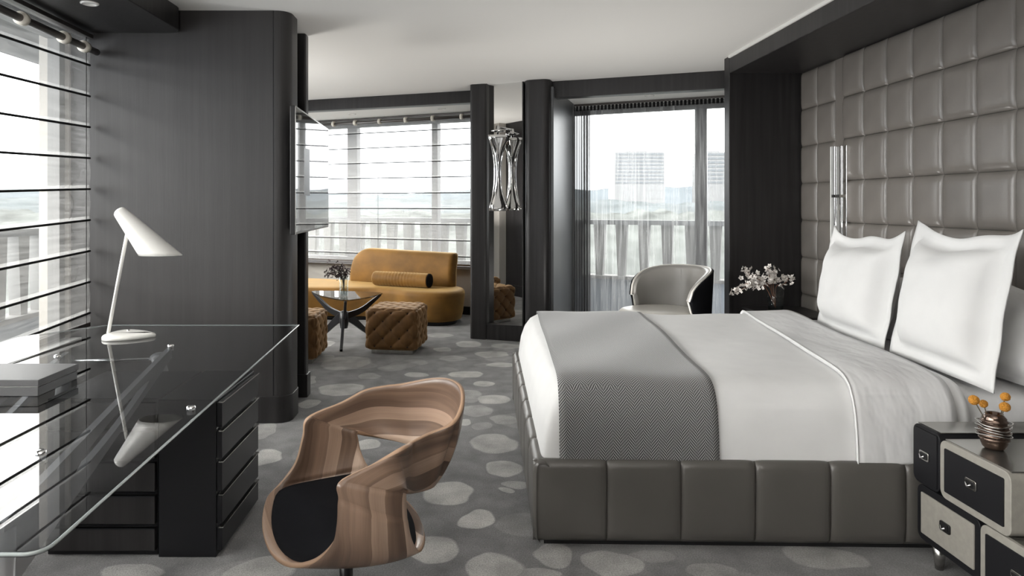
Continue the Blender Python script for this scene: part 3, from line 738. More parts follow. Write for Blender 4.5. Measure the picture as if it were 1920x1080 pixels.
# pillows
def pillow(label, c, up, wdir, w_, h_, t_, flange=.05, group=None, seed=0, m='linen', ear=.035):
    """c: centre; up: height direction; wdir: width direction"""
    up = Vector(up).normalized(); wd = Vector(wdir).normalized(); nn = wd.cross(up).normalized()
    rnd = random.Random(seed); a1, a2 = rnd.uniform(0, 6), rnd.uniform(0, 6)
    def f(sgn):
        def g(u, v):
            a, b = 2*u-1, 2*v-1
            fa = flange/(w_/2); fb = flange/(h_/2)
            ia = min(1, abs(a)/(1-fa)); ib = min(1, abs(b)/(1-fb))
            puff = ((1-ia**3.4)*(1-ib**3.4))**.5
            x = a*w_/2*(1-.055*(1-b*b)); y = b*h_/2*(1-.075*(1-a*a)*(1 if b > 0 else .3))
            y += ear*(abs(a)**5)*((.75 if a > 0 else 1.1) if b > 0 else 0)-.012*max(0, b)*math.sin(a*5+a1)
            z = sgn*(t_/2*puff+.003)+.008*math.sin(a*4+a1+b*2)*(1-puff)+.007*math.sin(b*9+a2)*max(0, abs(a)-.6)+.012*math.sin(a*8+a1)*max(0, b-.5)+.004*math.sin(a*7+b*9+a1)*math.sin(b*5-a*4+a2)*puff
            p = Vector(c)+wd*x+up*y+nn*z
            return p
        return g
    V1, F1 = grid(33, 33, f(1)); V2, F2 = grid(33, 33, f(-1)); mb = MB().add(V1, F1).add(V2, [q[::-1] for q in F2])
    n = 33; E = [i*n for i in range(n)]+[(n-1)*n+j for j in range(1, n)]+[i*n+n-1 for i in range(n-2, -1, -1)]+[j for j in range(n-2, 0, -1)]
    s0 = n*n
    for i in range(len(E)):
        a, b = E[i], E[(i+1) % len(E)]; mb.F.append((a, b, b+s0, a+s0))
    o = mb.build('pillow', M[m], label=label, cat='pillow', group=group)
    bm = bmesh.new(); bm.from_mesh(o.data); bmesh.ops.recalc_face_normals(bm, faces=bm.faces); bm.to_mesh(o.data); bm.free()
    return o
g_ = None
pillow('large square white pillow standing nearer the camera, flanged edge', (2.085, 2.965, .925), (.21, 0, 1), (-.02, 1, .03), .63, .62, .24, .065, seed=1)
pillow('large square white pillow standing farther away, beside the sconce', (2.13, 3.76, .895), (.19, 0, 1), (.06, 1, 0), .76, .58, .24, .065, seed=2)
pillow('white pillow leaning behind the nearer standing pillow, by the headboard', (2.32, 2.86, .80), (.45, 0, 1), (0, 1, 0), .75, .42, .18, .02, seed=3)
pillow('white pillow leaning behind the farther standing pillow, by the headboard', (2.36, 3.85, .78), (.40, 0, 1), (0, 1, 0), .72, .38, .16, .02, seed=4)

# ------------------------------------------------------------ nightstand near the camera
def nightstand():
    t = empty('nightstand', (1.69, 2.33, 0), label='stepped nightstand of four black and grey drawers beside the bed, nearest the camera', cat='nightstand')
    D = .55
    def drawer(y0, y1, z0, z1, outer, inner, topm, inset, x0=0.0, px=.03):
        y0 -= 2.33; y1 -= 2.33
        # rounded front frame outline in YZ, extruded along X
        out = rrect(y0, y1, z0, z1, px)
        m = MB().prism(out, x0, D)
        m.V = [Vector((v.z, v.x, v.y)) for v in m.V]
        c = m.build('cabinet_box', M[outer], t, bevel=.003)
        ins = rrect(y0+inset, y1-inset, z0+inset, z1-inset, .004, 2)
        m = MB().prism(ins, x0-.004, x0+.01); m.V = [Vector((v.z, v.x, v.y)) for v in m.V]
        d = m.build('drawer_front', M[inner], t, bevel=.0015)
        yc, zc = (y0+y1)/2, (z0+z1)/2+.004
        m = MB().prism(rrect(yc-.026, yc+.026, zc-.017, zc+.017, .007), x0-.010, x0-.003); m.V = [Vector((v.z, v.x, v.y)) for v in m.V]
        h = m.build('handle', M['black_metal'] if inner != 'cab_black' else M['steel'], d, bevel=.002)
        m = MB().prism(rrect(yc-.019, yc+.019, zc-.011, zc+.011, .004), x0-.0125, x0-.009); m.V = [Vector((v.z, v.x, v.y)) for v in m.V]
        m.build('pull_cup', M['black_metal'], h, smooth=False)
        MB().tube([(x0-.016, yc-.012, zc+.003), (x0-.020, yc, zc-.007), (x0-.016, yc+.012, zc+.003)], .0035, 8).build('pull', M['chrome'], h)
        if topm:
            MB().box(x0+.012, D, y0+.012, y1-.012, z1-.002, z1+.0015).build('top_plate', M[topm], t, smooth=False)
    drawer(2.452, 2.600, .302, .520, 'cab_black', 'cab_black', 'cab_top', .012, 0)
    drawer(2.125, 2.446, .302, .508, 'cab_grey', 'cab_black', 'cab_top', .026, -.004)
    drawer(2.262, 2.582, .093, .298, 'cab_black', 'cab_grey', None, .026, .004)
    drawer(1.930, 2.256, .093, .298, 'cab_grey', 'cab_black', 'cab_top', .026, -.002)
    for x, y in ((.045, .19), (.045, -.35), (.48, .19), (.48, -.35)):
        MB().lathe([(.014, 0), (.024, .092), (0, .093)], (x, y, 0), 16).build('leg', M['steel'], t)
nightstand()
# bronze vase with ball flowers
vz = .5105
prof = [(.0, 0), (.026, 0), (.034, .008), (.040, .025)]
for i in range(6):
    z = .03+i*.012; r = .047-.0016*abs(i-2)**1.6; prof += [(r-.003, z), (r+.003, z+.004), (r+.003, z+.008), (r-.003, z+.012)]
prof += [(.036, .106), (.028, .116), (.026, .122), (.022, .120), (.022, .03), (0, .03)]
va = empty('bronze_vase', (1.795, 2.335, vz), label='small ribbed bronze vase on the near nightstand', cat='vase')
MB().lathe(prof, n=32).build('vase_body', M['bronze'], va)
for i in range(4):
    q = MB(); z = .052+i*.012
    q.tube([(math.cos(a*PI/12)*(.050+.004*math.sin(a*1.3+i)), math.sin(a*PI/12)*(.050+.004*math.cos(a+i)), z+.004*math.sin(a*.5+i)) for a in range(25)], .0022, 6)
    q.build('wire_ring', M['steel'], va)
for i, (px, py, Y, r) in enumerate([(1826, 750, 2.33, .0165), (1844, 757, 2.36, .0135), (1885, 744, 2.34, .0150), (1884, 763, 2.31, .0165)]):
    c = P(px, py, Y); base = Vector((1.795+(.008 if px > 1860 else -.008), 2.335, vz+.04))
    lab = ['leftmost orange ball flower in the bronze vase', 'second orange ball flower from the left in the bronze vase', 'higher of the two right-hand orange ball flowers in the bronze vase', 'lower right orange ball flower in the bronze vase'][i]
    fl = empty('ball_flower', base, label=lab, cat='flower', group='orange ball flowers in the bronze vase')
    MB().tube([(0, 0, 0), (c-base)*.5+Vector((0, 0, .01)), c-base], .0018, 6).build('stem', M['stem'], fl)
    bm = bmesh.new(); bmesh.ops.create_icosphere(bm, subdivisions=3, radius=r)
    for v in bm.verts: v.co *= 1+random.uniform(-.035, .035)
    bm.transform(Matrix.Translation(c-base)); me = bpy.data.meshes.new('flower_head'); bm.to_mesh(me); bm.free(); me.materials.append(M['billy'])
    o = bpy.data.objects.new('flower_head', me); COL.objects.link(o); o.parent = fl

# far nightstand
t = empty('nightstand', (2.42, 5.14, 0), label='dark nightstand beyond the bed under the blossom vase', cat='nightstand')
MB().box(-.25, .20, -.26, .26, .08, .50).build('cabinet_box', M['cab_black'], t, bevel=.01)
MB().box(-.26, .20, -.28, .28, .50, .535).build('top', M['dark_wood'], t, bevel=.006)
for s_ in (.30, .09):
    MB().box(-.262, -.248, -.235, .235, s_, s_+.18).build('drawer_front', M['cab_black'], t, bevel=.004)
for x in (-.2, .15):
    for y in (-.2, .2): MB().lathe([(.014, 0), (.022, .08), (0, .081)], (x, y, 0), 12).build('leg', M['steel'], t)

def glass_vase(label, x, y, z, r, h, m='clear_glass'):
    t = empty('glass_vase', (x, y, z), label=label, cat='vase')
    MB().lathe([(r*.85, 0), (r, h), (r*.94, h), (r*.80, .012), (0, .012)], n=24).build('vase_body', M['clear_glass'], t)
    MB().lathe([(0, .0125), (r*.80, .0125), (r*.86, h*.55), (0, h*.55)], n=20).build('water', M['clear_glass'], t)
    return t
glass_vase('straight clear glass vase on the far nightstand', 2.31, 5.15, .5355, .060, .185)
def blossoms(name, label, base, branches, rr, m, tw, nper, cat='flowers', seed=1):
    rnd = random.Random(seed)
    t = empty(name, base, label=label, cat=cat)
    b0 = Vector(base)
    for br in branches:
        pts = [Vector(p)-b0 for p in br]
        MB().tube(catmull(pts, 4, False), .0028, 5).build('twig', M[tw], t)
        sm = catmull(pts, 8, False); a = int(len(sm)*.42)
        for k_ in range(nper):
            c = sm[rnd.randint(a, len(sm)-1)]+Vector((rnd.gauss(0, rr*.9), rnd.gauss(0, rr*.9), rnd.gauss(0, rr*.8)))
            mb = MB(); q = rnd.uniform(0, 6); R = rr*rnd.uniform(.75, 1.15)
            tilt = Matrix.Rotation(rnd.uniform(-1.2, 1.2), 4, 'X') @ Matrix.Rotation(rnd.uniform(-1.2, 1.2), 4, 'Y')
            for f_ in range(5):
                an = q+f_*2*PI/5; d = Vector((math.cos(an), math.sin(an), 0)); s = Vector((-d.y, d.x, 0))
                mb.add([d*.1*R, d*.6*R+s*.42*R+Vector((0, 0, .25*R)), d*R*1.05+Vector((0, 0, .40*R)), d*.6*R-s*.42*R+Vector((0, 0, .25*R))], [(0, 1, 2, 3)])
            mb.xf(Matrix.Translation(c) @ tilt)
            mb.build('blossom', M[m], t)
    return t
vb = (2.31, 5.15, .56)
blossoms('blossom_branches', 'white blossom branches spreading out of the far nightstand vase', vb, [
    [vb, P(1445, 540, 5.15), P(1420, 535, 5.12), P(1395, 540, 5.1), P(1380, 548, 5.1)],
    [vb, P(1442, 535, 5.15), P(1425, 525, 5.15), P(1408, 518, 5.18), P(1400, 508, 5.2)],
    [vb, P(1446, 535, 5.15), P(1443, 518, 5.12), P(1441, 503, 5.1)],
    [vb, P(1450, 535, 5.15), P(1452, 522, 5.2), P(1450, 512, 5.2)],
    [vb, P(1455, 538, 5.15), P(1468, 534, 5.12), P(1478, 524, 5.1), P(1474, 519, 5.1)],
    [vb, P(1435, 538, 5.1), P(1415, 533, 5.05), P(1398, 532, 5.05)]], .020, 'petal', 'twig', 30, seed=4)

# ------------------------------------------------------------ leather chair by the window
def barrel_chair():
    t = empty('barrel_chair', (1.60, 5.45, 0), label='round grey leather chair with a wraparound back beyond the bed', cat='chair')
    th0, th1 = math.radians(-78), math.radians(150)
    def shell(r, up=0.0):
        def f(u, v):
            th = th0+(th1-th0)*u; q = abs(2*u-1)
            hh = (1-q**3.2)**.5; zc = .60+.02*math.cos((u-.5)*3); zt = zc+.215*hh; zb = zc-.24*hh
            z = zb+(zt-zb)*v
            rr = r+.02*(v-.5)
            return (rr*math.cos(th), rr*math.sin(th)*.95, z)
        return f
    V, F = grid(49, 15, shell(.285)); mesh('backrest', V, F, M['leather_grey'], t, solid=.035, bevel=0)
    V, F = grid(49, 15, shell(.315)); mesh('outer_shell', V, F, M['black_fabric'], t, solid=.018)
    # piping round the rim
    pts = [Vector(shell(.303)(i/48, 1)) for i in range(49)]+[Vector(shell(.303)(i/48, 0)) for i in range(48, -1, -1)]
    MB().tube(pts, .009, 8).build('piping', M['leather_cream'], t)
    thm = (th0*.42+th1*.58)
    MB().box(.262, .269, -.003, .003, .42, .80).xf(Matrix.Rotation(thm, 4, 'Z')).build('seam', M['leather_grey'], t, smooth=False)
    c = (-.05, -.02)
    out = [(c[0]+.36*math.cos(a*PI/20)*(1 if math.cos(a*PI/20) < 0 else .78), c[1]+.27*math.sin(a*PI/20)) for a in range(40)]
    MB().loft(out, [(-.03, .40), (0, .42), (.005, .46), (0, .485), (-.02, .505), (-.06, .515), (-.14, .52)]).build('seat', M['leather_cream'], t)
    MB().lathe([(.20, .0), (.21, .012), (.03, .03), (.03, .40), (0, .40)], n=24).build('pedestal', M['steel'], t)
barrel_chair()

# ------------------------------------------------------------ television
tv = empty('television', (0, 0, 0), label='flat television on the side of the dark column', cat='television')
A = Vector((-1.026, 4.02)); B = Vector((-1.098, 5.32)); d = (B-A).normalized(); n = Vector((-d.y, d.x))
MB().prism([A, B, B+n*.03, A+n*.03], 1.165, 1.925).build('casing', M['black_metal'], tv, bevel=.003)
e = n*-.0015; A2 = A+d*.008; B2 = B-d*.008
MB().prism([A2+e, B2+e, B2+n*.001, A2+n*.001], 1.178, 1.917).build('screen', M['screen'], tv, smooth=False)
MB().prism([A+n*-.003, A+d*.007+n*-.003, A+d*.007, A], 1.165, 1.925).build('bezel', M['steel'], tv, smooth=False)
MB().prism([A+n*-.003, B+n*-.003, B, A], 1.917, 1.925).build('bezel', M['steel'], tv, smooth=False)
MB().box(-1.11, -1.04, 4.25, 4.45, 1.4, 1.7).build('wall_bracket', M['black_metal'], tv, smooth=False)

# ------------------------------------------------------------ desk
def desk():
    t = empty('glass_desk', (-1.35, 2.4, 0), label='smoked glass desk on a grey sculpted frame by the left window', cat='desk')
    zg = .70
    near = [(-.83+.035*math.cos(a), 1.305+.035*math.sin(a)) for a in [0, -.4, -.8, -1.2, -1.57]]
    out = [(-.916, 3.665), (-.80, 1.33)]+[(-.835+.035*math.cos(a), 1.31+.035*math.sin(a)) for a in [-.1, -.5, -.9, -1.3, -1.57]]+[(-2.06, 1.275), (-2.13, 1.35), (-2.19, 3.30), (-2.15, 3.38), (-1.95, 3.655), (-1.90, 3.665)]
    m = MB().prism(out[::-1], zg-.012, zg)
    top = m.build('glass_top', M['desk_glass'], t, smooth=False, world=True)
    # polished rim all round
    n = len(out); c = MB()
    pts = [Vector((p[0], p[1], zg-.006)) for p in out]
    rim = MB().tube(pts+[pts[0]], .0038, 6, caps=False); rim.build('glass_edge', M['desk_edge'], t, world=True)
    for i, (x, y) in enumerate([(-.885, 2.17), (-1.363, 3.116), (-1.118, 1.78), (-1.75, 2.9)]):
        b = MB().lathe([(0, zg-.02), (.014, zg-.02), (.014, zg+.004), (.009, zg+.007), (0, zg+.007)], (x, y, 0), 20).build('bolt', M['chrome'], t, world=True)
    # sculpted braces: blades with a long slot
    def blade(name, a, b, za0, za1, zb0, zb1, th=.022):
        A, B = Vector(a), Vector(b); d = (B-A); L = d.length; d.normalize(); n_ = Vector((-d.y, d.x))
        N = 24; mb = MB()
        def pt(s, z, q): p = A+d*(s*L)+n_*q; return (p.x, p.y, z)
        lo = lambda s: za0+(zb0-za0)*s; hi = lambda s: za1+(zb1-za1)*s
        for i in range(N):
            s0, s1 = i/N, (i+1)/N
            def quad(f0, f1):
                V = []
                for q in (-th/2, th/2):
                    V += [pt(s0, lo(s0)+(hi(s0)-lo(s0))*f0(s0), q), pt(s1, lo(s1)+(hi(s1)-lo(s1))*f0(s1), q), pt(s1, lo(s1)+(hi(s1)-lo(s1))*f1(s1), q), pt(s0, lo(s0)+(hi(s0)-lo(s0))*f1(s0), q)]
                mb.add(V, [(0, 1, 2, 3), (7, 6, 5, 4), (0, 4, 5, 1), (3, 2, 6, 7), (1, 5, 6, 2), (0, 3, 7, 4)])
            sl = lambda s: .22*math.sin(PI*min(1, max(0, (s-.25)/.5)))**.5 if .25 < s < .75 else 0
            if sl((s0+s1)/2) <= 0: quad(lambda s: 0, lambda s: 1)
            else: quad(lambda s: 0, lambda s: .5-sl(s)); quad(lambda s: .5+sl(s), lambda s: 1)
        mb.build(name, M['grey_ply'], t, smooth=False, world=True)
    blade('brace', (-1.38, 3.14), (-.98, 1.42), .640, .685, .52, .685)
    blade('brace', (-1.80, 3.05), (-1.35, 1.55), .640, .685, .55, .685)
    for a, b in (((-.99, 1.44), (-.93, 1.36)), ((-1.37, 1.55), (-1.9, 1.42)), ((-1.42, 3.10), (-1.30, 3.35)), ((-1.8, 3.05), (-2.05, 3.3))):
        MB().tube([(a[0], a[1], .66), (a[0]*.6+b[0]*.4, a[1]*.6+b[1]*.4, .35), (b[0], b[1], 0)], [.03, .024, .014], 10).build('leg', M['grey_ply'], t, world=True)
    MB().tube([(-1.38, 3.13, .64), (-1.8, 3.05, .64)], .008, 8).build('tie_rod', M['chrome'], t, world=True)
desk()
def pedestal(label, x0, x1, y0, y1, face):
    t = empty('drawer_cabinet', ((x0+x1)/2, (y0+y1)/2, 0), label=label, cat='cabinet')
    hx, hy = (x1-x0)/2, (y1-y0)/2
    MB().box(-hx, hx-(.02 if face == 'x' else 0), -hy+(.02 if face == 'y' else 0), hy, 0, .60).build('cabinet_body', M['black_gloss'], t, bevel=.003)
    zs = [0.02, .122, .246, .372, .490, .60]
    for a, b in zip(zs[:-1], zs[1:]):
        if face == 'x':
            d = MB().box(hx-.02, hx, -hy+.006, hy-.006, a+.004, b-.012).build('drawer', M['black_gloss'], t, bevel=.002)
            MB().box(hx-.012, hx+.004, -hy+.006, hy-.006, b-.013, b-.009).build('drawer_lip', M['steel'], d, smooth=False)
        else:
            d = MB().box(-hx+.004, hx-.004, -hy, -hy+.02, a+.004, b-.012).build('drawer', M['dark_wood'], t, bevel=.002)
            MB().box(-hx+.004, hx-.004, -hy-.002, -hy+.012, b-.016, b-.012).build('drawer_lip', M['black_gloss'], d, smooth=False)
pedestal('black lacquer drawer cabinet under the desk, its drawers facing the wooden chair', -1.185, -.945, 2.602, 3.064, 'x')
pedestal('black drawer cabinet under the desk, its drawers facing the camera', -1.62, -1.195, 2.602, 3.05, 'y')

# lamp
def lamp():
    t = empty('desk_lamp', (-1.73, 3.32, .7005), label='white metal desk lamp with a slanted cone shade', cat='lamp')
    out = []
    for i in range(40):
        a = 2*PI*i/40; x = math.cos(a); y = math.sin(a)
        r = .105*(1-.28*x)
        out.append((.062+.142*x if x > 0 else .062+.10*x, y*r*(1-.32*max(0, x)**2)))
    MB().loft(out, [(0, 0), (0, .010), (-.004, .016), (-.02, .020), (-.05, .022)]).build('base', M['white_lacquer'], t)
    top = P(238, 440, 3.32)-Vector((-1.73, 3.32, .70)); bot = Vector((.004-.03, 0, .018))
    MB().tube([bot, top], .0085, 14).build('stem', M['white_lacquer'], t)
    a0 = P(226, 399, 3.32)-Vector((-1.73, 3.32, .70))
    zc = P(0, 479, 3.32).z-.70
    xl = P(262, 0, 3.32).x+1.73; xr = P(341, 0, 3.32).x+1.73
    cen = Vector(((xl+xr)/2, 0, zc)); ax = (cen-a0).normalized(); perp = Vector((ax.z, 0, -ax.x))
    n = 32; V = []; rings = 10
    capr = .031
    circ0 = [a0+perp*(-capr*math.cos(2*PI*k_/n))+Vector((0, 1, 0))*(capr*math.sin(2*PI*k_/n)) for k_ in range(n)]
    circ1 = [cen+Vector((-(xr-xl)/2*-1*-math.cos(2*PI*k_/n), 0, 0))*1+Vector((0, 1, 0))*(.068*math.sin(2*PI*k_/n)) for k_ in range(n)]
    # match orientation: perp should point up-right
    if (circ0[0]-a0).dot(circ1[0]-cen) < 0: circ0 = [2*a0-p+2*Vector((0, p.y-a0.y, 0)) for p in circ0]
    capn = [[a0-ax*(.020*math.sin(q*PI/2))+(p-a0)*math.cos(q*PI/2) for p in circ0] for q in (.98, .8, .5, .25)]
    rows = capn+[[p0+(p1-p0)*(j/rings) for p0, p1 in zip(circ0, circ1)] for j in range(rings+1)]
    for r in rows: V += r
    F = [tuple(range(n))]
    for j in range(len(rows)-1):
        for k_ in range(n): F.append((j*n+k_, j*n+(k_+1) % n, (j+1)*n+(k_+1) % n, (j+1)*n+k_))
    mesh('lamp_shade', V, F, M['white_lacquer'], t, solid=.003)
    MB().lathe([(0, .021), (.007, .021), (.007, .026), (0, .027)], (.05, .045, 0), 12).build('switch', M['steel'], t)
lamp()

# box on the desk
bx = empty('leather_box', (-1.73, 2.41, .7005), label='charcoal leather box lying on the glass desk by the window', cat='box')
MB().box(-.28, .28, -.115, .115, 0, .030).build('box_body', M['box_leather'], bx, bevel=.002)
MB().box(-.276, .276, -.111, .111, .030, .0335).build('spine_line', M['ceiling'], bx, smooth=False)
MB().box(-.283, .283, -.118, .118, .0335, .056).build('lid', M['box_leather'], bx, bevel=.002)

# ------------------------------------------------------------ wooden swivel chair
def wood_chair():
    E1 = [(578,783,2.28),(568,819,2.28),(554,868,2.27),(527,905,2.25),(501,933,2.21),(492,978,2.14),(500,1020,2.06),(520,1048,1.99),(550,1060,1.93),(590,1051,1.87),(623,1019,1.83),(633,982,1.81),(635,933,1.80),(637,903,1.80),
          (704,868,1.84),(763,836,1.88),(771,830,2.005),(804,813,2.075),(846,795,2.10),(863,770,2.15),(868,742,2.20),(861,721,2.26),(839,710,2.33),(806,710,2.38),(753,720,2.41),(721,724,2.41),(684,732,2.40),(643,754,2.36)]
    E2 = [(670,812,2.34),(672,828,2.34),(676,846,2.34),(688,872,2.33),(705,895,2.32),(735,920,2.28),(765,942,2.22),(786,970,2.14),(795,998,2.06),(794,1019,1.98),(784,1031,1.92),(770,1010,1.88),(762,975,1.87),(759,925,1.87),
          (764,925,1.885),(757,924,2.00),(777,923,2.06),(800,917,2.11),(812,910,2.13),(819,898,2.18),(820,880,2.24),(817,866,2.30),(808,855,2.34),(795,845,2.38),(770,835,2.40),(740,827,2.40),(712,821,2.39),(690,816,2.37)]
    e1 = [P(*q) for q in E1]; e2 = [P(*q) for q in E2]
    base = Vector((-.375, 2.08, 0))
    t = empty('swivel_chair', base, .0, label='bent walnut ply chair with a looped back and black seat pad', cat='chair')
    per = 8
    # keep the two arm tips crisp by doubling them
    def res(e):
        out = catmull(e, per, True); return out
    a, b = res(e1), res(e2); n = len(a); nv = 13
    cen = [(-.36, 2.09)]
    V = []; UV = []; F = []
    L = [0.0]
    for i in range(n):
        m0 = (a[i]+b[i])/2; m1 = (a[(i+1) % n]+b[(i+1) % n])/2; L.append(L[-1]+(m1-m0).length)
    C = Vector((-.36, 2.09, .55))
    for i in range(n):
        idx = i/per
        prev_m = (a[i-1]+b[i-1])/2; nx_m = (a[(i+1) % n]+b[(i+1) % n])/2
        tan = (nx_m-prev_m).normalized(); cr_ = (b[i]-a[i]); w_ = cr_.length; nr = tan.cross(cr_).normalized()
        mid = (a[i]+b[i])/2
        if nr.dot(mid-C) < 0: nr = -nr
        # bulge outwards on wings and sling a little
        bul = .018 if idx < 13 or idx > 14.5 else .008
        if 3 < idx < 12: bul = .030
        if 14.5 < idx < 18.5: bul = .0
        for j in range(nv):
            v = j/(nv-1); p = a[i]+(b[i]-a[i])*v+nr*(bul*4*v*(1-v))
            V.append(p-base); UV.append((L[i], (v-.5)*w_))
    for i in range(n):
        for j in range(nv-1):
            F.append((i*nv+j, i*nv+j+1, ((i+1) % n)*nv+j+1, ((i+1) % n)*nv+j))
    o = mesh('shell', V, F, M['chairwood'], t)
    ul = o.data.uv_layers.new(name='UVMap')
    for l in o.data.loops: ul.data[l.index].uv = UV[l.vertex_index]
    bm = bmesh.new(); bm.from_mesh(o.data); bmesh.ops.recalc_face_normals(bm, faces=bm.faces); bm.to_mesh(o.data); bm.free()
    md = o.modifiers.new('s', 'SOLIDIFY'); md.thickness = .013; md.offset = 0; md.use_even_offset = False
    o.data.materials.append(M['ply_edge']); md.material_offset_rim = 1
    # seat pad
    i0, i1 = int(3.7*per), int(11.9*per)
    ins = .022
    B = []
    for i in range(i0, i1+1, 2): B.append(a[i]+(b[i]-a[i]).normalized()*ins)
    B2 = []
    for i in range(i0, i1+1, 2): B2.append(b[i]+(a[i]-b[i]).normalized()*ins)
    # fill across end lines
    def lerp(p, q, k_): return [p+(q-p)*(s+1)/(k_+1) for s in range(k_)]
    loop = B+lerp(B[-1], B2[-1], 6)+B2[::-1]+lerp(B2[0], B[0], 6)
    cc = sum(loop, Vector())/len(loop)
    loop = [cc+(p-cc)*.985+Vector((0, 0, .014)) for p in loop]
    # smooth the loop a little
    for _ in range(3): loop = [(loop[i-1]+loop[i]*2+loop[(i+1) % len(loop)])/4 for i in range(len(loop))]
    cc = sum(loop, Vector())/len(loop); cc.z = sum(p.z for p in loop)/len(loop)-.004
    V = []; F = []; m_ = len(loop); R = [1.0, .99, .95, .88, .75, .6, .42, .22]
    for k_, r in enumerate(R):
        for p in loop:
            q = cc+(p-cc)*r; q.z = cc.z*(1-r**2)+p.z*r**2+.012*(1-r**6)-(.014 if k_ == 0 else 0); V.append(q-base)
    V.append(cc-base+Vector((0, 0, .012)))
    for k_ in range(len(R)-1):
        for i in range(m_): F.append((k_*m_+i, k_*m_+(i+1) % m_, (k_+1)*m_+(i+1) % m_, (k_+1)*m_+i))
    for i in range(m_): F.append(((len(R)-1)*m_+i, (len(R)-1)*m_+(i+1) % m_, len(V)-1))
    o = mesh('seat_pad', V, F, M['black_fabric'], t)
    bm = bmesh.new(); bm.from_mesh(o.data); bmesh.ops.recalc_face_normals(bm, faces=bm.faces); bm.to_mesh(o.data); bm.free()
    MB().tube([(0, 0, .04), (0, 0, .325)], .0205, 20).build('column', M['black_metal'], t)
    MB().lathe([(0, .295), (.07, .30), (.07, .306), (0, .31)], n=20).build('seat_plate', M['black_metal'], t)
    for i in range(4):
        an = i*PI/2+.5; d = Vector((math.cos(an), math.sin(an), 0))
        MB().tube([d*.015+Vector((0, 0, .06)), d*.14+Vector((0, 0, .045)), d*.27+Vector((0, 0, .014))], [.020, .016, .012], 10).build('leg', M['black_metal'], t)
wood_chair()

# ------------------------------------------------------------ lounge
def sofa():
    t = empty('curved_sofa', (-1.2, 8.0, 0), label='curved ochre velvet sofa in front of the far window', cat='sofa')
    fr = [(-2.42, 8.20), (-2.25, 7.95), (-2.0, 7.85), (-1.5, 7.82), (-1.15, 7.80), (-.90, 7.68), (-.70, 7.52), (-.48, 7.42), (-.27, 7.42), (-.12, 7.53), (-.055, 7.72), (-.08, 7.95), (-.25, 8.13), (-.8, 8.38), (-1.4, 8.62), (-2.0, 8.86), (-2.32, 8.88), (-2.44, 8.6)]
    out = [(p.x, p.y) for p in catmull([(x, y, 0) for x, y in fr], 6)]
    MB().loft(out, [(-.09, .0), (-.09, .045)]).build('plinth', M['black_metal'], t, world=True)
    MB().loft(out, [(-.06, .045), (-.035, .055), (-.02, .12), (-.004, .27), (0, .325), (-.004, .352), (-.022, .372), (-.07, .383), (-.16, .386)]).build('seat_base', M['velvet'], t, world=True)
    cl = catmull([(-.165, 7.90, 0), (-.40, 8.02, 0), (-.75, 8.18, 0), (-1.10, 8.36, 0), (-1.36, 8.51, 0), (-1.47, 8.58, 0)], 10, False)
    n = len(cl); L = [0]
    for a, b in zip(cl[:-1], cl[1:]): L.append(L[-1]+(b-a).length)
    V = []; F = []; K = 28
    for i, c in enumerate(cl):
        d = (cl[min(i+1, n-1)]-cl[max(i-1, 0)]).normalized(); nr = Vector((-d.y, d.x, 0))
        if nr.y < 0: nr = -nr
        s = L[i]; e = L[-1]-s
        zt = .80
        rl, rr_ = .30, .035
        if e < rl: zt = .80-rl*.95*(1-math.sqrt(max(0, 1-((rl-e)/rl)**2.2)))
        if s < rr_: zt = .80-rr_*(1-math.sqrt(max(0, 1-((rr_-s)/rr_)**2)))
        zt = zt-.03*(1-s/L[-1])
        tk = .085
        if e < .06: tk *= math.sqrt(max(.02, 1-((.06-e)/.06)**2))
        if s < .05: tk *= math.sqrt(max(.02, 1-((.05-s)/.05)**2))
        for k_ in range(K):
            a = 2*PI*k_/K; ca, sa = math.cos(a), math.sin(a)
            x = math.copysign(abs(ca)**.55, ca)*tk; z = math.copysign(abs(sa)**.35, sa)
            zm = (zt+.34)/2; V.append(c+nr*(x+.05*(z > 0)*z)+Vector((0, 0, zm+z*(zt-.34)/2)))
    for i in range(n-1):
        for k_ in range(K): F.append((i*K+k_, i*K+(k_+1) % K, (i+1)*K+(k_+1) % K, (i+1)*K+k_))
    F += [tuple(range(K))[::-1], tuple((n-1)*K+k_ for k_ in range(K))]
    o = mesh('backrest', V, F, M['velvet'], t, world=True)
    bm = bmesh.new(); bm.from_mesh(o.data); bmesh.ops.recalc_face_normals(bm, faces=bm.faces); bm.to_mesh(o.data); bm.free()
sofa()
bo = empty('bolster_cushion', (-.80, 7.92, .388), label='gathered ochre bolster with a dark end lying on the sofa', cat='cushion')
A = Vector((-.33, -.12, .085)); B = Vector((.36, -.20, .085))
mb = MB(); n = 60; pts = []; rr = []
a = Vector((-.33, .10, .085)); b = Vector((.345, -.20, .085))
for i in range(n+1):
    u = i/n; pts.append(a+(b-a)*u); r = .082+.0035*math.sin(i*1.9)*(1-abs(2*u-1))
    if u < .05: r *= math.sqrt(max(.05, 1-((.05-u)/.05)**2))
    rr.append(r)
mb.tube(pts, rr, 28).build('bolster_body', M['velvet'], bo)
d = (b-a).normalized()
MB().tube([b-d*.005, b+d*.012, b+d*.016], [.080, .078, .06], 28).build('end_cap', M['black_fabric'], bo)

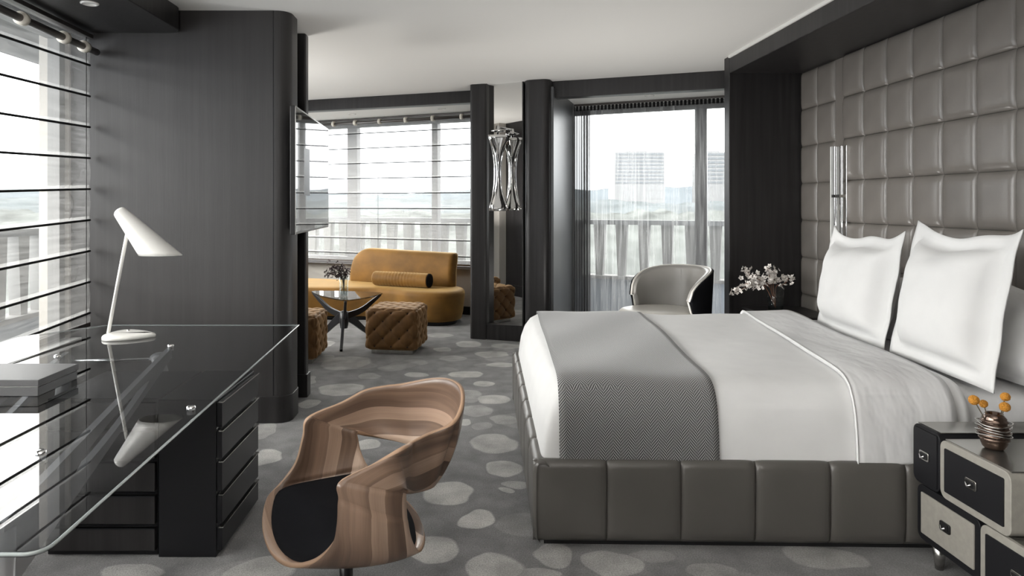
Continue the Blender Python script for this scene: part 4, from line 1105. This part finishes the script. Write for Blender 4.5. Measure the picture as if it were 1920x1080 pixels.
def ottoman_mesh(Wd, Hh, pitch=.150):
    """rounded cube with diamond tufting; one displaced grid per face"""
    V = []; F = []
    N = 44; r = .045; hw = Wd/2
    def place(face, a, b):
        # a,b in [-1,1] -> point on rounded box
        if face == 0: p = Vector((a*hw, -hw, b*Hh/2)); nn = Vector((0, -1, 0)); u, v = a*hw, b*Hh/2
        if face == 1: p = Vector((hw, a*hw, b*Hh/2)); nn = Vector((1, 0, 0)); u, v = a*hw, b*Hh/2
        if face == 2: p = Vector((-a*hw, hw, b*Hh/2)); nn = Vector((0, 1, 0)); u, v = a*hw, b*Hh/2
        if face == 3: p = Vector((-hw, -a*hw, b*Hh/2)); nn = Vector((-1, 0, 0)); u, v = a*hw, b*Hh/2
        if face == 4: p = Vector((a*hw, b*hw, Hh/2)); nn = Vector((0, 0, 1)); u, v = a*hw, b*hw
        if face == 5: p = Vector((a*hw, -b*hw, -Hh/2)); nn = Vector((0, 0, -1)); u, v = a*hw, b*hw
        inner = Vector((max(-hw+r, min(hw-r, p.x)), max(-hw+r, min(hw-r, p.y)), max(-Hh/2+r, min(Hh/2-r, p.z))))
        d = (p-inner).normalized(); q = inner+d*r
        if face != 5:
            A_ = (u/pitch+v/pitch); B_ = (u/pitch-v/pitch)
            cre = (abs(math.sin(PI*A_))*abs(math.sin(PI*B_)))**.45
            bt = math.exp(-((abs(math.sin(PI*A_))**2+abs(math.sin(PI*B_))**2))/.10)
            edge = 1-max(0, (max(abs(a), abs(b))-.92)/.08)*.7
            q += d*(.015*cre-.017*bt-.004)*edge
        return q
    for f in range(6):
        base = len(V)
        for i in range(N+1):
            for j in range(N+1): V.append(place(f, 2*i/N-1, 2*j/N-1))
        for i in range(N):
            for j in range(N): a_ = base+i*(N+1)+j; F.append((a_, a_+N+1, a_+N+2, a_+1))
    me = bpy.data.meshes.new('tufted_body'); me.from_pydata([tuple(v+Vector((0, 0, Hh/2+.035))) for v in V], [], F); me.update()
    bm = bmesh.new(); bm.from_mesh(me); bmesh.ops.remove_doubles(bm, verts=bm.verts, dist=.0006); bmesh.ops.recalc_face_normals(bm, faces=bm.faces); bm.to_mesh(me); bm.free()
    me.polygons.foreach_set('use_smooth', [True]*len(me.polygons)); me.materials.append(M['velvet_dark'])
    return me
OW, OH, PT = .47, .37, .150
om = ottoman_mesh(OW, OH, PT)
ott = empty('tufted_ottoman', (-.665, 6.30, 0), math.radians(-8.5), label='tufted tobacco velvet cube ottoman beside the coffee table', cat='ottoman', group='tufted cube ottomans')
o = bpy.data.objects.new('tufted_body', om); COL.objects.link(o); o.parent = ott
bt = MB(); hw = OW/2
for i in range(-3, 4):
    for j in range(-5, 6):
        if (i+j) % 2: continue
        u, v = i*PT/2, j*PT/2
        if abs(u) > hw-.03: continue
        for f in range(5):
            if f < 4 and abs(v) > OH/2-.02: continue
            if f == 4 and abs(v) > hw-.03: continue
            k_ = hw-.018; z = OH/2+.035+v
            c = [(u, -k_, z), (k_, u, z), (-u, k_, z), (-k_, -u, z), (u, v, OH+.035-.018)][f]
            q = MB().lathe([(0, -.004), (.014, -.002), (.015, .003), (.008, .007), (0, .008)], n=8)
            M4 = [Matrix.Rotation(PI/2, 4, 'X'), Matrix.Rotation(PI/2, 4, 'Y'), Matrix.Rotation(-PI/2, 4, 'X'), Matrix.Rotation(-PI/2, 4, 'Y'), Matrix.Identity(4)][f]
            q.xf(Matrix.Translation(c) @ M4); bt.add(q.V, q.F)
bt.build('tufting_buttons', M['button'], ott, kind='stuff')
MB().box(-.19, .19, -.19, .19, 0, .045).build('plinth', M['steel'], ott, smooth=False)
o2 = copy_tree(ott); o2.location = (-1.515, 5.93, 0); o2.rotation_euler = (0, 0, 0); o2['label'] = 'tufted ottoman half hidden behind the dark column'

def coffee_table():
    t = empty('coffee_table', (-1.22, 6.66, 0), label='triangular glass coffee table on a curved black wooden base', cat='coffee table')
    cor = [P(583, 546, 6.92), P(719, 549, 6.78), P(648, 564, 6.25)]
    z = .462; cor = [Vector((c.x, c.y)) for c in cor]; cen = sum(cor, Vector((0, 0)))/3
    out = []
    for i in range(3):
        a, b = cor[i], cor[(i+1) % 3]; m = (a+b)/2; o_ = (m-cen).normalized()*.055
        for k_ in range(9):
            u = .05+.9*k_/8; q = a+(b-a)*u+o_*(4*u*(1-u)); out.append((q.x, q.y))
    MB().prism(out, z-.012, z).build('glass_top', M['table_glass'], t, smooth=False, world=True)
    hub = Vector((-1.215, 6.62, 0))
    def bar(pts, w0, name):
        pts = [Vector(p) for p in catmull(pts, 6, False)]; mb = MB(); n = len(pts); V = []; F = []
        for i, p in enumerate(pts):
            d = (pts[min(i+1, n-1)]-pts[max(i-1, 0)]).normalized(); s = Vector((-d.y, d.x, 0))
            if s.length < .05: s = Vector((1, 0, 0))
            s.normalize(); u_ = d.cross(s).normalized(); q = i/(n-1); hw_ = .013; hh = w0[0]+(w0[1]-w0[0])*q
            V += [p+s*hw_+u_*hh, p-s*hw_+u_*hh, p-s*hw_-u_*hh, p+s*hw_-u_*hh]
        for i in range(n-1):
            for k_ in range(4): F.append((i*4+k_, i*4+(k_+1) % 4, (i+1)*4+(k_+1) % 4, (i+1)*4+k_))
        F += [(3, 2, 1, 0), tuple(4*(n-1)+k_ for k_ in range(4))]
        o = mb.add(V, F).build(name, M['ebony'], t, smooth=False, world=True, bevel=.004)
        bm = bmesh.new(); bm.from_mesh(o.data); bmesh.ops.recalc_face_normals(bm, faces=bm.faces); bm.to_mesh(o.data); bm.free()
    feet = [Vector((-1.50, 6.80, 0)), Vector((-1.00, 6.95, 0)), Vector((-1.165, 6.20, 0))]
    for i in range(3):
        c = Vector((cor[i].x, cor[i].y, 0)); c = hub+(c-hub)*.93
        bar([hub+Vector((0, 0, .25)), hub+(c-hub)*.45+Vector((0, 0, .30)), hub+(c-hub)*.8+Vector((0, 0, .39)), c+Vector((0, 0, .447))], (.035, .010), 'arm')
        f = feet[i]
        bar([hub+Vector((0, 0, .27)), hub+(f-hub)*.35+Vector((0, 0, .19)), hub+(f-hub)*.7+Vector((0, 0, .09)), f+Vector((0, 0, .012))], (.045, .014), 'leg')
    MB().lathe([(.035, .14), (.045, .2), (.04, .30), (0, .31)], (hub.x, hub.y, 0), 12).build('hub', M['ebony'], t, world=True)
coffee_table()
glass_vase('small clear glass vase on the coffee table', -1.195, 6.50, .463, .045, .19)
vb = (-1.195, 6.50, .485)
blossoms('dark_bouquet', 'dark brown dried bouquet in the coffee table vase', vb, [
    [vb, P(642, 525, 6.5), P(632, 510, 6.5), P(618, 505, 6.48)],
    [vb, P(643, 525, 6.5), P(626, 515, 6.45), P(608, 512, 6.45)],
    [vb, P(643, 524, 6.5), P(630, 503, 6.5), P(614, 495, 6.5)],
    [vb, P(646, 525, 6.5), P(648, 512, 6.5), P(652, 505, 6.5)],
    [vb, P(643, 522, 6.5), P(638, 508, 6.52), P(636, 500, 6.5)],
    [vb, P(644, 524, 6.5), P(630, 518, 6.45), P(622, 514, 6.42)],
    [vb, P(645, 522, 6.5), P(646, 510, 6.55), P(640, 505, 6.55)]], .022, 'petal_dark', 'stem', 12, seed=9)
